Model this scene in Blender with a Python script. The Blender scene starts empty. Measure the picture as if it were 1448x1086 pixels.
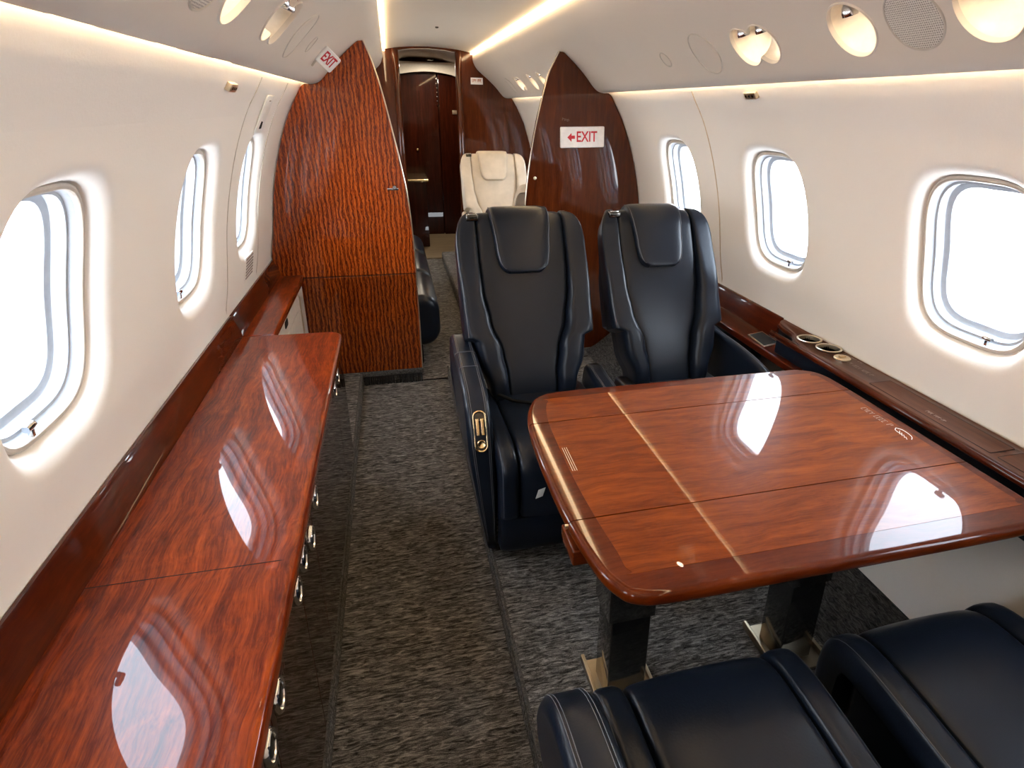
import bpy, bmesh, math, random
from math import pi, sin, cos, sqrt, radians
from mathutils import Vector, Matrix
random.seed(7)
SC = bpy.context.scene
COL = SC.collection

# ------------------------------------------------------------------ materials
def new_mat(name):
    m = bpy.data.materials.new(name); m.use_nodes = True
    nt = m.node_tree; nt.nodes.clear()
    out = nt.nodes.new('ShaderNodeOutputMaterial')
    b = nt.nodes.new('ShaderNodeBsdfPrincipled')
    nt.links.new(b.outputs[0], out.inputs[0])
    return m, nt, b, out

def N(nt, t, **kw):
    n = nt.nodes.new(t)
    for k, v in kw.items():
        if k.startswith('_'): setattr(n, k[1:], v)
        else: n.inputs[k.replace('_', ' ')].default_value = v
    return n

def ramp(nt, fac, stops):
    r = nt.nodes.new('ShaderNodeValToRGB')
    e = r.color_ramp.elements
    while len(e) > 1: e.remove(e[-1])
    e[0].position = stops[0][0]; e[0].color = (*stops[0][1], 1)
    for p, c in stops[1:]:
        x = e.new(p); x.color = (*c, 1)
    nt.links.new(fac, r.inputs[0]); return r

def objcoord(nt, scale=(1, 1, 1), rot=(0, 0, 0)):
    tc = nt.nodes.new('ShaderNodeTexCoord')
    mp = nt.nodes.new('ShaderNodeMapping')
    mp.inputs['Scale'].default_value = scale; mp.inputs['Rotation'].default_value = rot
    nt.links.new(tc.outputs['Object'], mp.inputs[0]); return mp.outputs[0]

def add_bump(nt, b, height, strength, dist=0.002):
    bp = nt.nodes.new('ShaderNodeBump'); bp.inputs['Strength'].default_value = strength
    bp.inputs['Distance'].default_value = dist
    nt.links.new(height, bp.inputs['Height']); nt.links.new(bp.outputs[0], b.inputs['Normal'])

def plain(name, col, rough=0.5, metal=0.0, coat=0.0, noise=0.0, nscale=60, spec=0.5):
    m, nt, b, _ = new_mat(name)
    b.inputs['Base Color'].default_value = (*col, 1); b.inputs['Roughness'].default_value = rough
    b.inputs['Metallic'].default_value = metal; b.inputs['Coat Weight'].default_value = coat
    b.inputs['Coat Roughness'].default_value = 0.03
    b.inputs['Specular IOR Level'].default_value = spec
    v = objcoord(nt); n = N(nt, 'ShaderNodeTexNoise', Scale=nscale, Detail=4.0)
    nt.links.new(v, n.inputs['Vector'])
    c = ramp(nt, n.outputs[0], [(0.3, tuple(x * 0.94 for x in col)), (0.7, tuple(min(1, x * 1.05) for x in col))])
    nt.links.new(c.outputs[0], b.inputs['Base Color'])
    if noise: add_bump(nt, b, n.outputs[0], noise, 0.001)
    return m

def emit(name, col, strength):
    m, nt, b, _ = new_mat(name)
    b.inputs['Base Color'].default_value = (*col, 1)
    b.inputs['Emission Color'].default_value = (*col, 1); b.inputs['Emission Strength'].default_value = strength
    return m

def wood(name, stops, grain=(1, 14, 14), figure=(14, 3, 3), rough=0.35, coat=1.0, fig_amt=0.5, nscale=3.0, wiggle=0.6, rot=(0, 0, 0), coat_rough=0.012, coat_ior=1.28, fine=(2.5, 90, 90), tone=0.5, fine_amt=0.3):
    m, nt, b, _ = new_mat(name)
    # warp
    v0 = objcoord(nt, (1, 1, 1), rot)
    wn = N(nt, 'ShaderNodeTexNoise', Scale=5.0, Detail=2.0)
    nt.links.new(v0, wn.inputs['Vector'])
    wm = nt.nodes.new('ShaderNodeVectorMath'); wm.operation = 'SCALE'; wm.inputs['Scale'].default_value = wiggle * 0.06
    nt.links.new(wn.outputs['Color'], wm.inputs[0])
    wa = nt.nodes.new('ShaderNodeVectorMath'); wa.operation = 'ADD'
    nt.links.new(v0, wa.inputs[0]); nt.links.new(wm.outputs[0], wa.inputs[1])
    def mapped(sc):
        mp = nt.nodes.new('ShaderNodeMapping'); mp.inputs['Scale'].default_value = sc
        nt.links.new(wa.outputs[0], mp.inputs[0]); return mp.outputs[0]
    g = N(nt, 'ShaderNodeTexNoise', Scale=nscale, Detail=6.0, Roughness=0.62)
    nt.links.new(mapped(grain), g.inputs['Vector'])
    f = N(nt, 'ShaderNodeTexNoise', Scale=2.2, Detail=3.0, Roughness=0.55, Distortion=0.8)
    nt.links.new(mapped(figure), f.inputs['Vector'])
    fi = N(nt, 'ShaderNodeTexNoise', Scale=3.0, Detail=5.0, Roughness=0.7)
    nt.links.new(mapped(fine), fi.inputs['Vector'])
    mx = nt.nodes.new('ShaderNodeMix'); mx.data_type = 'FLOAT'; mx.inputs[0].default_value = fig_amt
    nt.links.new(g.outputs[0], mx.inputs[2]); nt.links.new(f.outputs[0], mx.inputs[3])
    mx2 = nt.nodes.new('ShaderNodeMix'); mx2.data_type = 'FLOAT'; mx2.inputs[0].default_value = fine_amt
    nt.links.new(mx.outputs[0], mx2.inputs[2]); nt.links.new(fi.outputs[0], mx2.inputs[3])
    c = ramp(nt, mx2.outputs[0], [(p, tuple(x * tone for x in q)) for p, q in stops])
    nt.links.new(c.outputs[0], b.inputs['Base Color'])
    b.inputs['Roughness'].default_value = rough
    b.inputs['Specular IOR Level'].default_value = 0.06
    b.inputs['Coat Weight'].default_value = coat; b.inputs['Coat Roughness'].default_value = coat_rough
    b.inputs['Coat IOR'].default_value = coat_ior
    return m

M = {}
def mk_wall(name, col, bump=0.25, rough=0.62):
    m, nt, b, _ = new_mat(name)
    v = objcoord(nt)
    n = N(nt, 'ShaderNodeTexNoise', Scale=160.0, Detail=5.0, Roughness=0.6); nt.links.new(v, n.inputs['Vector'])
    n2 = N(nt, 'ShaderNodeTexNoise', Scale=2.0, Detail=2.0); nt.links.new(v, n2.inputs['Vector'])
    c = ramp(nt, n2.outputs[0], [(0.3, tuple(x * 0.97 for x in col)), (0.7, col)])
    nt.links.new(c.outputs[0], b.inputs['Base Color'])
    b.inputs['Roughness'].default_value = rough; b.inputs['Specular IOR Level'].default_value = 0.3
    add_bump(nt, b, n.outputs[0], bump, 0.0015)
    return m
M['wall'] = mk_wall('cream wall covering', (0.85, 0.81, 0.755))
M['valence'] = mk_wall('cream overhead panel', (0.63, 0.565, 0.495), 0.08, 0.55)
M['ceiling'] = mk_wall('cream ceiling', (0.68, 0.62, 0.54), 0.05)
M['white_plastic'] = plain('white plastic', (0.80, 0.79, 0.76), 0.35)
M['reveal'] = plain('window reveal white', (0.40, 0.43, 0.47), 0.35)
M['gasket'] = plain('window gasket beige', (0.50, 0.45, 0.39), 0.4)
M['cream_panel'] = plain('cream cabinet panel', (0.66, 0.61, 0.54), 0.5)
M['counter'] = wood('glossy counter veneer', [(0.34, (0.060, 0.0055, 0.0006)), (0.46, (0.18, 0.020, 0.0015)), (0.57, (0.36, 0.050, 0.0030)), (0.70, (0.54, 0.098, 0.006))],
                    grain=(15, 1.2, 15), figure=(5.0, 8, 5), fig_amt=0.20, wiggle=0.8, tone=0.68, fine_amt=0.42, coat_ior=1.33, fine=(85, 4, 85))
M['backsplash'] = wood('glossy dark ledge veneer', [(0.30, (0.040, 0.0045, 0.0008)), (0.5, (0.115, 0.014, 0.0018)), (0.72, (0.24, 0.034, 0.004))],
                    grain=(12, 1.0, 12), figure=(3, 6, 3), fig_amt=0.25, wiggle=0.8, fine=(85, 4, 85))
M['cabinet_face'] = wood('dark glossy cabinet face', [(0.3, (0.020, 0.004, 0.002)), (0.55, (0.045, 0.009, 0.003)), (0.75, (0.09, 0.018, 0.006))],
                    grain=(12, 12, 1.0), figure=(3, 6, 3), fig_amt=0.3, fine=(80, 80, 3))
def figured(name, tone=1.0, coat_ior=1.52):
    m, nt, b, _ = new_mat(name)
    v = objcoord(nt, (1, 1, 1))
    wv = N(nt, 'ShaderNodeTexWave', Scale=15.5, Distortion=6.5, Detail=3.0, Detail_Scale=1.3, Detail_Roughness=0.55, _wave_type='BANDS', _bands_direction='X')
    mp = nt.nodes.new('ShaderNodeMapping'); mp.inputs['Scale'].default_value = (1.0, 1.0, 0.42); nt.links.new(v, mp.inputs[0]); nt.links.new(mp.outputs[0], wv.inputs['Vector'])
    w2 = N(nt, 'ShaderNodeTexWave', Scale=31.0, Distortion=10.0, Detail=3.0, Detail_Scale=2.2, _wave_type='BANDS', _bands_direction='X')
    mp2 = nt.nodes.new('ShaderNodeMapping'); mp2.inputs['Scale'].default_value = (1.0, 1.0, 0.55); nt.links.new(v, mp2.inputs[0]); nt.links.new(mp2.outputs[0], w2.inputs['Vector'])
    big = N(nt, 'ShaderNodeTexNoise', Scale=3.2, Detail=3.0); nt.links.new(v, big.inputs['Vector'])
    fine = N(nt, 'ShaderNodeTexNoise', Scale=3.0, Detail=5.0)
    mp3 = nt.nodes.new('ShaderNodeMapping'); mp3.inputs['Scale'].default_value = (60, 60, 5); nt.links.new(v, mp3.inputs[0]); nt.links.new(mp3.outputs[0], fine.inputs['Vector'])
    def mix(a, c, f):
        x = nt.nodes.new('ShaderNodeMix'); x.data_type = 'FLOAT'; x.inputs[0].default_value = f
        nt.links.new(a, x.inputs[2]); nt.links.new(c, x.inputs[3]); return x.outputs[0]
    t = mix(mix(mix(wv.outputs['Fac'], w2.outputs['Fac'], .42), big.outputs[0], .30), fine.outputs[0], .25)
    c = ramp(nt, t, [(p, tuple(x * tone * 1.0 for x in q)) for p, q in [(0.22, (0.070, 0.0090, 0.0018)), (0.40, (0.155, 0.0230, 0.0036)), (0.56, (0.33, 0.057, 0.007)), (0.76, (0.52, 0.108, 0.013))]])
    nt.links.new(c.outputs[0], b.inputs['Base Color'])
    b.inputs['Roughness'].default_value = 0.35; b.inputs['Specular IOR Level'].default_value = 0.06
    b.inputs['Coat Weight'].default_value = 1.0; b.inputs['Coat Roughness'].default_value = 0.012; b.inputs['Coat IOR'].default_value = coat_ior
    return m
M['figured_low_shade'] = figured('darker part-shaded figured bulkhead veneer', 0.62)  # darker veneer tone, partly painted-in shade: the lower panel gets less light
M['figured'] = figured('curly figured bulkhead veneer') if True else wood('curly figured bulkhead veneer', [(0.33, (0.060, 0.008, 0.0018)), (0.46, (0.17, 0.024, 0.004)), (0.56, (0.36, 0.062, 0.008)), (0.70, (0.52, 0.115, 0.016))],
                    grain=(9, 9, 1.3), figure=(26, 10, 5.5), fig_amt=0.62, nscale=3.4, wiggle=1.8, fine=(60, 60, 4))
M['bulkhead'] = wood('straight bulkhead veneer', [(0.30, (0.042, 0.008, 0.002)), (0.5, (0.115, 0.022, 0.004)), (0.72, (0.23, 0.050, 0.009))],
                    grain=(14, 14, 0.7), figure=(22, 8, 2.5), fig_amt=0.3, nscale=3.0, wiggle=0.5, fine=(80, 80, 3), tone=0.6, coat_ior=1.42)
M['door_wood'] = wood('dark red door veneer', [(0.30, (0.018, 0.003, 0.0012)), (0.5, (0.05, 0.008, 0.002)), (0.72, (0.12, 0.018, 0.005))],
                    grain=(14, 14, 0.7), figure=(18, 8, 2.0), fig_amt=0.25, wiggle=0.4, fine=(80, 80, 3))
M['table'] = wood('glossy table veneer', [(0.30, (0.090, 0.0125, 0.0014)), (0.46, (0.23, 0.041, 0.0032)), (0.60, (0.37, 0.076, 0.005)), (0.76, (0.48, 0.115, 0.009))],
                    grain=(1.3, 13, 13), figure=(3.0, 14, 4), fig_amt=0.40, wiggle=0.9, fine=(5, 80, 80), tone=0.62)
M['table_border'] = wood('glossy table border veneer', [(0.30, (0.060, 0.0075, 0.0010)), (0.5, (0.165, 0.023, 0.002)), (0.74, (0.29, 0.048, 0.004))],
                    grain=(2, 9, 9), figure=(4, 10, 4), fig_amt=0.35, wiggle=0.8)
M['walnut'] = wood('satin walnut ledge', [(0.30, (0.060, 0.022, 0.012)), (0.5, (0.115, 0.042, 0.022)), (0.72, (0.17, 0.066, 0.036))],
                    grain=(16, 1.0, 16), figure=(6, 6, 3), fig_amt=0.2, rough=0.4, coat=0.35, coat_rough=0.15, wiggle=0.3, tone=0.8, fine=(90, 4, 90))
M['vestibule_floor'] = wood('pale plank floor', [(0.30, (0.16, 0.12, 0.075)), (0.5, (0.24, 0.18, 0.115)), (0.72, (0.32, 0.25, 0.165))],
                    grain=(1.0, 14, 14), figure=(3, 9, 3), fig_amt=0.2, rough=0.5, coat=0.1, tone=0.8)

def leather(name, col, rough=0.29, bump=0.25, scale=220):
    m, nt, b, _ = new_mat(name)
    v = objcoord(nt)
    vo = N(nt, 'ShaderNodeTexVoronoi', Scale=float(scale)); nt.links.new(v, vo.inputs['Vector'])
    n = N(nt, 'ShaderNodeTexNoise', Scale=9.0, Detail=4.0); nt.links.new(v, n.inputs['Vector'])
    c = ramp(nt, n.outputs[0], [(0.3, tuple(x * 0.85 for x in col)), (0.7, tuple(min(1, x * 1.12) for x in col))])
    nt.links.new(c.outputs[0], b.inputs['Base Color'])
    b.inputs['Roughness'].default_value = rough; b.inputs['Specular IOR Level'].default_value = 0.27
    ad = nt.nodes.new('ShaderNodeMath'); ad.operation = 'MULTIPLY_ADD'; ad.inputs[1].default_value = 0.25
    nt.links.new(vo.outputs['Distance'], ad.inputs[0]); nt.links.new(n.outputs[0], ad.inputs[2])
    add_bump(nt, b, ad.outputs[0], bump, 0.002)
    return m
M['navy'] = leather('navy leather', (0.0062, 0.0098, 0.0180))
M['cream_leather'] = leather('cream leather', (0.55, 0.48, 0.385), 0.42)
M['navy_thread'] = plain('pale stitching thread', (0.10, 0.105, 0.12), 0.7)
M['cream_thread'] = plain('tan stitching thread', (0.38, 0.31, 0.22), 0.7)

def carpet(name, stops, scale=(11, 58, 58), bump=1.0):
    m, nt, b, _ = new_mat(name)
    v = objcoord(nt, scale)
    n = N(nt, 'ShaderNodeTexNoise', Scale=2.0, Detail=3.0, Roughness=0.65, Distortion=1.3); nt.links.new(v, n.inputs['Vector'])
    v2 = objcoord(nt)
    n2 = N(nt, 'ShaderNodeTexNoise', Scale=420.0, Detail=2.0); nt.links.new(v2, n2.inputs['Vector'])
    mx = nt.nodes.new('ShaderNodeMix'); mx.data_type = 'FLOAT'; mx.inputs[0].default_value = 0.22
    nt.links.new(n.outputs[0], mx.inputs[2]); nt.links.new(n2.outputs[0], mx.inputs[3])
    c = ramp(nt, mx.outputs[0], stops); nt.links.new(c.outputs[0], b.inputs['Base Color'])
    b.inputs['Roughness'].default_value = 0.95; b.inputs['Specular IOR Level'].default_value = 0.1
    add_bump(nt, b, mx.outputs[0], bump, 0.006)
    return m
M['carpet'] = carpet('grey ribbed carpet', [(0.36, (0.015, 0.0135, 0.012)), (0.46, (0.068, 0.062, 0.055)), (0.55, (0.165, 0.153, 0.138)), (0.66, (0.34, 0.315, 0.29))])
M['carpet_edge'] = carpet('carpet binding', [(0.36, (0.03, 0.028, 0.025)), (0.5, (0.08, 0.074, 0.067)), (0.68, (0.14, 0.13, 0.118))], (60, 60, 60), 0.5)
M['carpet_dark'] = carpet('dark dado carpet', [(0.36, (0.012, 0.012, 0.012)), (0.5, (0.05, 0.048, 0.046)), (0.68, (0.12, 0.115, 0.11))], (75, 16, 40))
M['brush'] = plain('black brush bristles', (0.012, 0.012, 0.012), 0.9, noise=1.0, nscale=300)
M['chrome'] = plain('polished chrome', (0.62, 0.63, 0.65), 0.08, 1.0)
M['dark_chrome'] = plain('dark chrome', (0.10, 0.095, 0.09), 0.16, 1.0)
M['gold'] = plain('brushed gold', (0.70, 0.54, 0.32), 0.24, 1.0)
M['pale_gold'] = plain('pale satin gold', (0.78, 0.68, 0.52), 0.3, 1.0)
M['black_gloss'] = plain('gloss black column', (0.010, 0.010, 0.010), 0.12, 0.0, 0.5)
M['black'] = plain('matt black', (0.006, 0.006, 0.006), 0.7, spec=0.15)
M['bronze'] = plain('satin bronze', (0.42, 0.34, 0.23), 0.3, 1.0)
M['dark_screen'] = plain('dark screen glass', (0.03, 0.035, 0.032), 0.08)
M['red_ink'] = plain('red lettering', (0.55, 0.012, 0.025), 0.5)
M['white_ink'] = plain('white lettering', (0.75, 0.72, 0.68), 0.6)
M['pale_ink'] = plain('worn pale lettering', (0.42, 0.33, 0.28), 0.6)
M['orange_ink'] = plain('orange lettering', (0.45, 0.14, 0.05), 0.6)
M['grey_ink'] = plain('grey lettering', (0.30, 0.25, 0.22), 0.6)
M['sign_white'] = plain('sign white', (0.85, 0.82, 0.80), 0.3, coat=0.4)
M['bowl'] = plain('light bowl cream', (0.80, 0.72, 0.60), 0.35)
M['groove'] = plain('dark groove', (0.01, 0.006, 0.005), 0.8)
M['seam_gold'] = plain('tan seam piping', (0.62, 0.47, 0.30), 0.5)
M['led'] = emit('warm led', (1.0, 0.77, 0.47), 24.0)
M['led_ceiling'] = emit('warm ceiling led', (1.0, 0.75, 0.44), 7.5)
M['lamp'] = emit('warm lamp', (1.0, 0.80, 0.55), 27.0)
def perforated(name, col):
    m, nt, b, _ = new_mat(name)
    v0 = objcoord(nt, (1, 1, 1), (0, radians(-45 if '_r' in name else 45), 0)); mp = nt.nodes.new('ShaderNodeMapping'); mp.inputs['Scale'].default_value = (1, 1, 0); nt.links.new(v0, mp.inputs[0]); v = mp.outputs[0]; vo = N(nt, 'ShaderNodeTexVoronoi', Scale=210.0, Randomness=0.15); nt.links.new(v, vo.inputs['Vector'])
    c = ramp(nt, vo.outputs['Distance'], [(0.22, tuple(x * 0.28 for x in col)), (0.36, col)])
    nt.links.new(c.outputs[0], b.inputs['Base Color']); b.inputs['Roughness'].default_value = 0.6
    add_bump(nt, b, vo.outputs['Distance'], 0.5, 0.001)
    return m
M['perforated_r'] = perforated('perforated grille_r', (0.60, 0.56, 0.51)); M['perforated_l'] = perforated('perforated grille', (0.60, 0.56, 0.51))
def glass(name):
    m, nt, b, out = new_mat(name)
    tr = nt.nodes.new('ShaderNodeBsdfTransparent'); tr.inputs[0].default_value = (0.96, 0.98, 1.0, 1)
    gl = nt.nodes.new('ShaderNodeBsdfGlossy'); gl.inputs['Roughness'].default_value = 0.02
    mx = nt.nodes.new('ShaderNodeMixShader'); mx.inputs[0].default_value = 0.05
    nt.links.new(tr.outputs[0], mx.inputs[1]); nt.links.new(gl.outputs[0], mx.inputs[2])
    nt.links.new(mx.outputs[0], out.inputs[0]); return m
M['pane'] = glass('window acrylic pane')

# ------------------------------------------------------------------ mesh builder
class MB:
    def __init__(self): self.v = []; self.f = []
    def add(self, vs, fs):
        o = len(self.v); self.v += [tuple(p) for p in vs]; self.f += [tuple(i + o for i in f) for f in fs]
    def grid(self, rows, closed_u=False, closed_v=False):
        n = len(rows); m = len(rows[0]); vs = [p for r in rows for p in r]; fs = []
        for i in range(n if closed_v else n - 1):
            for j in range(m if closed_u else m - 1):
                a = i * m + j; b = i * m + (j + 1) % m; i2 = (i + 1) % n
                fs.append((a, b, i2 * m + (j + 1) % m, i2 * m + j))
        self.add(vs, fs)
    def loft(self, rings, cap0=True, cap1=True):
        self.grid(rings, closed_u=True); m = len(rings[0]); o = len(self.v) - m * len(rings)
        if cap0: self.f.append(tuple(o + i for i in range(m))[::-1])
        if cap1: self.f.append(tuple(o + (len(rings) - 1) * m + i for i in range(m)))
    def xform(self, fn): self.v = [tuple(fn(*p)) for p in self.v]; return self
    def merge(self, o): self.add(o.v, o.f); return self

def rrect(x0, x1, y0, y1, r, n=6):
    r = min(r, abs(x1 - x0) / 2 - 1e-5, abs(y1 - y0) / 2 - 1e-5); P = []
    for cx, cy, a0 in ((x1 - r, y1 - r, 0), (x0 + r, y1 - r, pi / 2), (x0 + r, y0 + r, pi), (x1 - r, y0 + r, 3 * pi / 2)):
        for k in range(n + 1):
            a = a0 + k * pi / 2 / n; P.append((cx + r * cos(a), cy + r * sin(a)))
    return P

def area(poly): return sum(poly[i][0] * poly[(i + 1) % len(poly)][1] - poly[(i + 1) % len(poly)][0] * poly[i][1] for i in range(len(poly))) / 2
def inset(poly, d):
    n = len(poly); out = []; s = 1 if area(poly) > 0 else -1
    for i in range(n):
        p0 = Vector(poly[i - 1]); p1 = Vector(poly[i]); p2 = Vector(poly[(i + 1) % n])
        e1 = (p1 - p0); e2 = (p2 - p1)
        if e1.length < 1e-9: e1 = e2
        if e2.length < 1e-9: e2 = e1
        e1 = e1.normalized(); e2 = e2.normalized()
        n1 = Vector((-e1.y, e1.x)) * s; n2 = Vector((-e2.y, e2.x)) * s
        b = n1 + n2; L = b.length
        if L < 1e-6: out.append(tuple(p1)); continue
        b /= L; k = max(0.5, b.dot(n1))
        q = p1 + b * (d / k); out.append((q.x, q.y))
    return out

def smooth_poly(pts, n=6, closed=False):
    """Catmull-Rom resample of a polyline"""
    out = []; m = len(pts)
    segs = m if closed else m - 1
    for i in range(segs):
        g = (lambda k: pts[k % m]) if closed else (lambda k: pts[max(0, min(m - 1, k))])
        p0, p1, p2, p3 = g(i - 1), g(i), g(i + 1), g(i + 2)
        for k in range(n):
            t = k / n
            out.append(tuple(0.5 * (2 * b + (c - a) * t + (2 * a - 5 * b + 4 * c - d) * t * t + (3 * b - a - 3 * c + d) * t ** 3) for a, b, c, d in zip(p0, p1, p2, p3)))
    if not closed: out.append(tuple(pts[-1]))
    return out

AX = {'z': lambda u, v, h: (u, v, h), 'x': lambda u, v, h: (h, u, v), 'y': lambda u, v, h: (u, h, v)}
def prism(poly, h0, h1, r=0.0, axis='z', steps=4, r0=None, r1=None):
    mb = MB(); f = AX[axis]; rings = []
    r0 = r if r0 is None else r0; r1 = r if r1 is None else r1
    def ring(ins, h): return [f(p[0], p[1], h) for p in (inset(poly, ins) if ins > 1e-7 else poly)]
    if r0 > 0:
        for k in range(steps): a = k / steps * pi / 2; rings.append(ring(r0 * (1 - sin(a)), h0 + r0 * (1 - cos(a))))
    if r0 > 0: rings.insert(0, ring(r0 * 1.12, h0))
    rings.append(ring(0, h0 + r0)); rings.append(ring(0, h1 - r1))
    if r1 > 0:
        for k in range(steps - 1, -1, -1): a = k / steps * pi / 2; rings.append(ring(r1 * (1 - sin(a)), h1 - r1 * (1 - cos(a))))
        rings.append(ring(r1 * 1.12, h1))
    mb.loft(rings); return mb

def box(x0, x1, y0, y1, z0, z1, r=0.003, rc=None):
    return prism(rrect(x0, x1, y0, y1, rc if rc is not None else max(r, 0.0005), 4), z0, z1, min(r, abs(z1 - z0) / 2.2), 'z', 3)

def tube(path, r, n=8, closed=False):
    mb = MB(); P = [Vector(p) for p in path]; rings = []; m = len(P); up = None
    for i in range(m):
        t = (P[(i + 1) % m] - P[i - 1]) if closed else (P[min(i + 1, m - 1)] - P[max(i - 1, 0)])
        if t.length < 1e-9: t = Vector((0, 0, 1))
        t.normalize()
        if up is None:
            up = Vector((0, 0, 1)) if abs(t.z) < 0.9 else Vector((1, 0, 0))
        a = (up - t * up.dot(t))
        if a.length < 1e-6: a = Vector((1, 0, 0)) - t * t.x
        a.normalize(); b = t.cross(a); up = a
        rings.append([P[i] + a * (r * cos(2 * pi * k / n)) + b * (r * sin(2 * pi * k / n)) for k in range(n)])
    if closed: mb.grid(rings, True, True)
    else: mb.loft(rings)
    return mb

def lathe(profile, o=(0, 0, 0), ax=(0, 0, 1), n=28, sx=None):
    """profile (r,h) revolved about ax at o"""
    a = Vector(ax).normalized(); u = Vector((0, 1, 0)) if abs(a.y) < 0.9 else Vector((1, 0, 0))
    u = (u - a * u.dot(a)).normalized(); w = a.cross(u); o = Vector(o)
    mb = MB(); rings = [[o + a * h + u * (r * cos(2 * pi * k / n)) + w * (r * sin(2 * pi * k / n)) for k in range(n)] for r, h in profile]
    mb.loft(rings, profile[0][0] > 1e-6, profile[-1][0] > 1e-6); return mb

def link(name, mb, mat, B=(0, 0, 0), parent=None, sharp=38, doubles=False):
    me = bpy.data.meshes.new(name)
    me.from_pydata([(x - B[0], y - B[1], z - B[2]) for x, y, z in mb.v], [], mb.f)
    bm = bmesh.new(); bm.from_mesh(me)
    if doubles: bmesh.ops.remove_doubles(bm, verts=bm.verts, dist=1e-5)
    bmesh.ops.recalc_face_normals(bm, faces=bm.faces)
    bm.to_mesh(me); bm.free()
    for p in me.polygons: p.use_smooth = True
    try: me.set_sharp_from_angle(angle=radians(sharp))
    except Exception: pass
    me.materials.append(M[mat] if isinstance(mat, str) else mat)
    o = bpy.data.objects.new(name, me); COL.objects.link(o)
    if parent: o.parent = parent
    return o

class Thing:
    """an Empty at the thing's base that parents its parts"""
    def __init__(self, name, label, cat, base=(0, 0, 0), group=None):
        o = bpy.data.objects.new(name, None); COL.objects.link(o); o.location = base
        o.empty_display_size = 0.05
        o['label'] = label; o['category'] = cat
        if group: o['group'] = group
        self.o = o; self.B = base
    def part(self, name, mb, mat, parent=None, label=None, **k):
        c = link(name, mb, mat, self.B, parent or self.o, **k)
        if label: c['label'] = label
        return c

def single(name, mb, mat, label, cat, base=(0, 0, 0), group=None, **k):
    o = link(name, mb, mat, base, **k); o.location = base
    o['label'] = label; o['category'] = cat
    if group: o['group'] = group
    return o
def struct(name, mb, mat, parent=None, **k):
    o = link(name, mb, mat, (0, 0, 0), parent, **k)
    o['kind'] = 'structure'
    return o

def text_mb(body, size, fn, offset=0.0, extrude=0.0004, width=None):
    """lettering as mesh; fn maps flat (u,v,h) to 3D, text centred"""
    cu = bpy.data.curves.new('lettering', 'FONT'); cu.body = body; cu.size = size; cu.align_x = 'CENTER'; cu.align_y = 'CENTER'
    cu.offset = offset; cu.extrude = extrude; cu.resolution_u = 4
    ob = bpy.data.objects.new('lettering', cu); COL.objects.link(ob)
    dg = bpy.context.evaluated_depsgraph_get(); me = bpy.data.meshes.new_from_object(ob.evaluated_get(dg))
    mb = MB(); vs = [v.co.copy() for v in me.vertices]
    if vs and width:
        x0 = min(v.x for v in vs); x1 = max(v.x for v in vs); s = width / (x1 - x0)
        for v in vs: v.x = (v.x - (x0 + x1) / 2) * s
    mb.add([fn(v.x, v.y, v.z) for v in vs], [tuple(p.vertices) for p in me.polygons])
    bpy.data.objects.remove(ob); bpy.data.curves.remove(cu); bpy.data.meshes.remove(me)
    return mb

def scribble(n, L, h, fn, seed=1, r=.0005, rows=1):
    """tiny illegible print: short upright and slanted strokes along a line"""
    rr = random.Random(seed); mb = MB()
    for row in range(rows):
        for i in range(n):
            if i % 5 == 4: continue
            x = -L / 2 + L * (i + .5) / n; y0 = (row - (rows - 1) / 2) * h * 1.6; w = L / n * .34
            k = rr.choice((0, 1, 2))
            P = [[(x - w, -h / 2), (x - w, h / 2), (x + w, h / 2), (x + w, 0)], [(x - w, h / 2), (x + w * .3, -h / 2), (x + w, h / 2)], [(x + w, h / 2), (x - w, h / 2), (x - w, -h / 2), (x + w, -h / 2)]][k]
            mb.merge(tube([(a, b + y0, 0) for a, b in P], r, 4))
    return mb.xform(fn)
def copy_tree(o, loc=None, rz=None, label=None):
    c = o.copy(); COL.objects.link(c)
    if loc is not None: c.location = loc
    if rz is not None: c.rotation_euler = (0, 0, rz)
    if label: c['label'] = label
    for ch in list(o.children):
        d = copy_tree(ch); d.parent = c
    return c

# ------------------------------------------------------------------ cabin section
Y0, Y1, YV = -1.35, 6.20, 7.55
WP = [(-.02, .80), (.18, .86), (.3, .92), (.5, .975), (.72, 1.013), (.78, 1.002), (.846, .988), (1.067, .951), (1.257, .898), (1.409, .835), (1.515, .772), (1.56, .764), (1.60, .750), (1.70, .66)]
def wall_x(z):
    for i in range(len(WP) - 1):
        if z <= WP[i + 1][0] or i == len(WP) - 2:
            (z1, x1), (z2, x2) = WP[i], WP[i + 1]
            z0, x0 = WP[max(0, i - 1)]; z3, x3 = WP[min(len(WP) - 1, i + 2)]
            m1 = (x2 - x0) / (z2 - z0); m2 = (x3 - x1) / (z3 - z1)
            h = z2 - z1; t = (z - z1) / h
            return (2 * t ** 3 - 3 * t * t + 1) * x1 + (t ** 3 - 2 * t * t + t) * h * m1 + (-2 * t ** 3 + 3 * t * t) * x2 + (t ** 3 - t * t) * h * m2
VPTS = smooth_poly([(.402, 1.893), (.398, 1.875), (.404, 1.825), (.43, 1.775), (.475, 1.732), (.545, 1.675), (.61, 1.615), (.662, 1.556), (.688, 1.534), (.715, 1.525), (.742, 1.525), (.750, 1.530), (.750, 1.548)], 5)
VS = [0.0]
for i in range(1, len(VPTS)): VS.append(VS[-1] + math.dist(VPTS[i], VPTS[i - 1]))
def val_pt(s):
    for i in range(len(VS) - 1):
        if s <= VS[i + 1]: t = (s - VS[i]) / (VS[i + 1] - VS[i]); a, b = VPTS[i], VPTS[i + 1]; return (a[0] + (b[0] - a[0]) * t, a[1] + (b[1] - a[1]) * t)
    return VPTS[-1]
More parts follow.
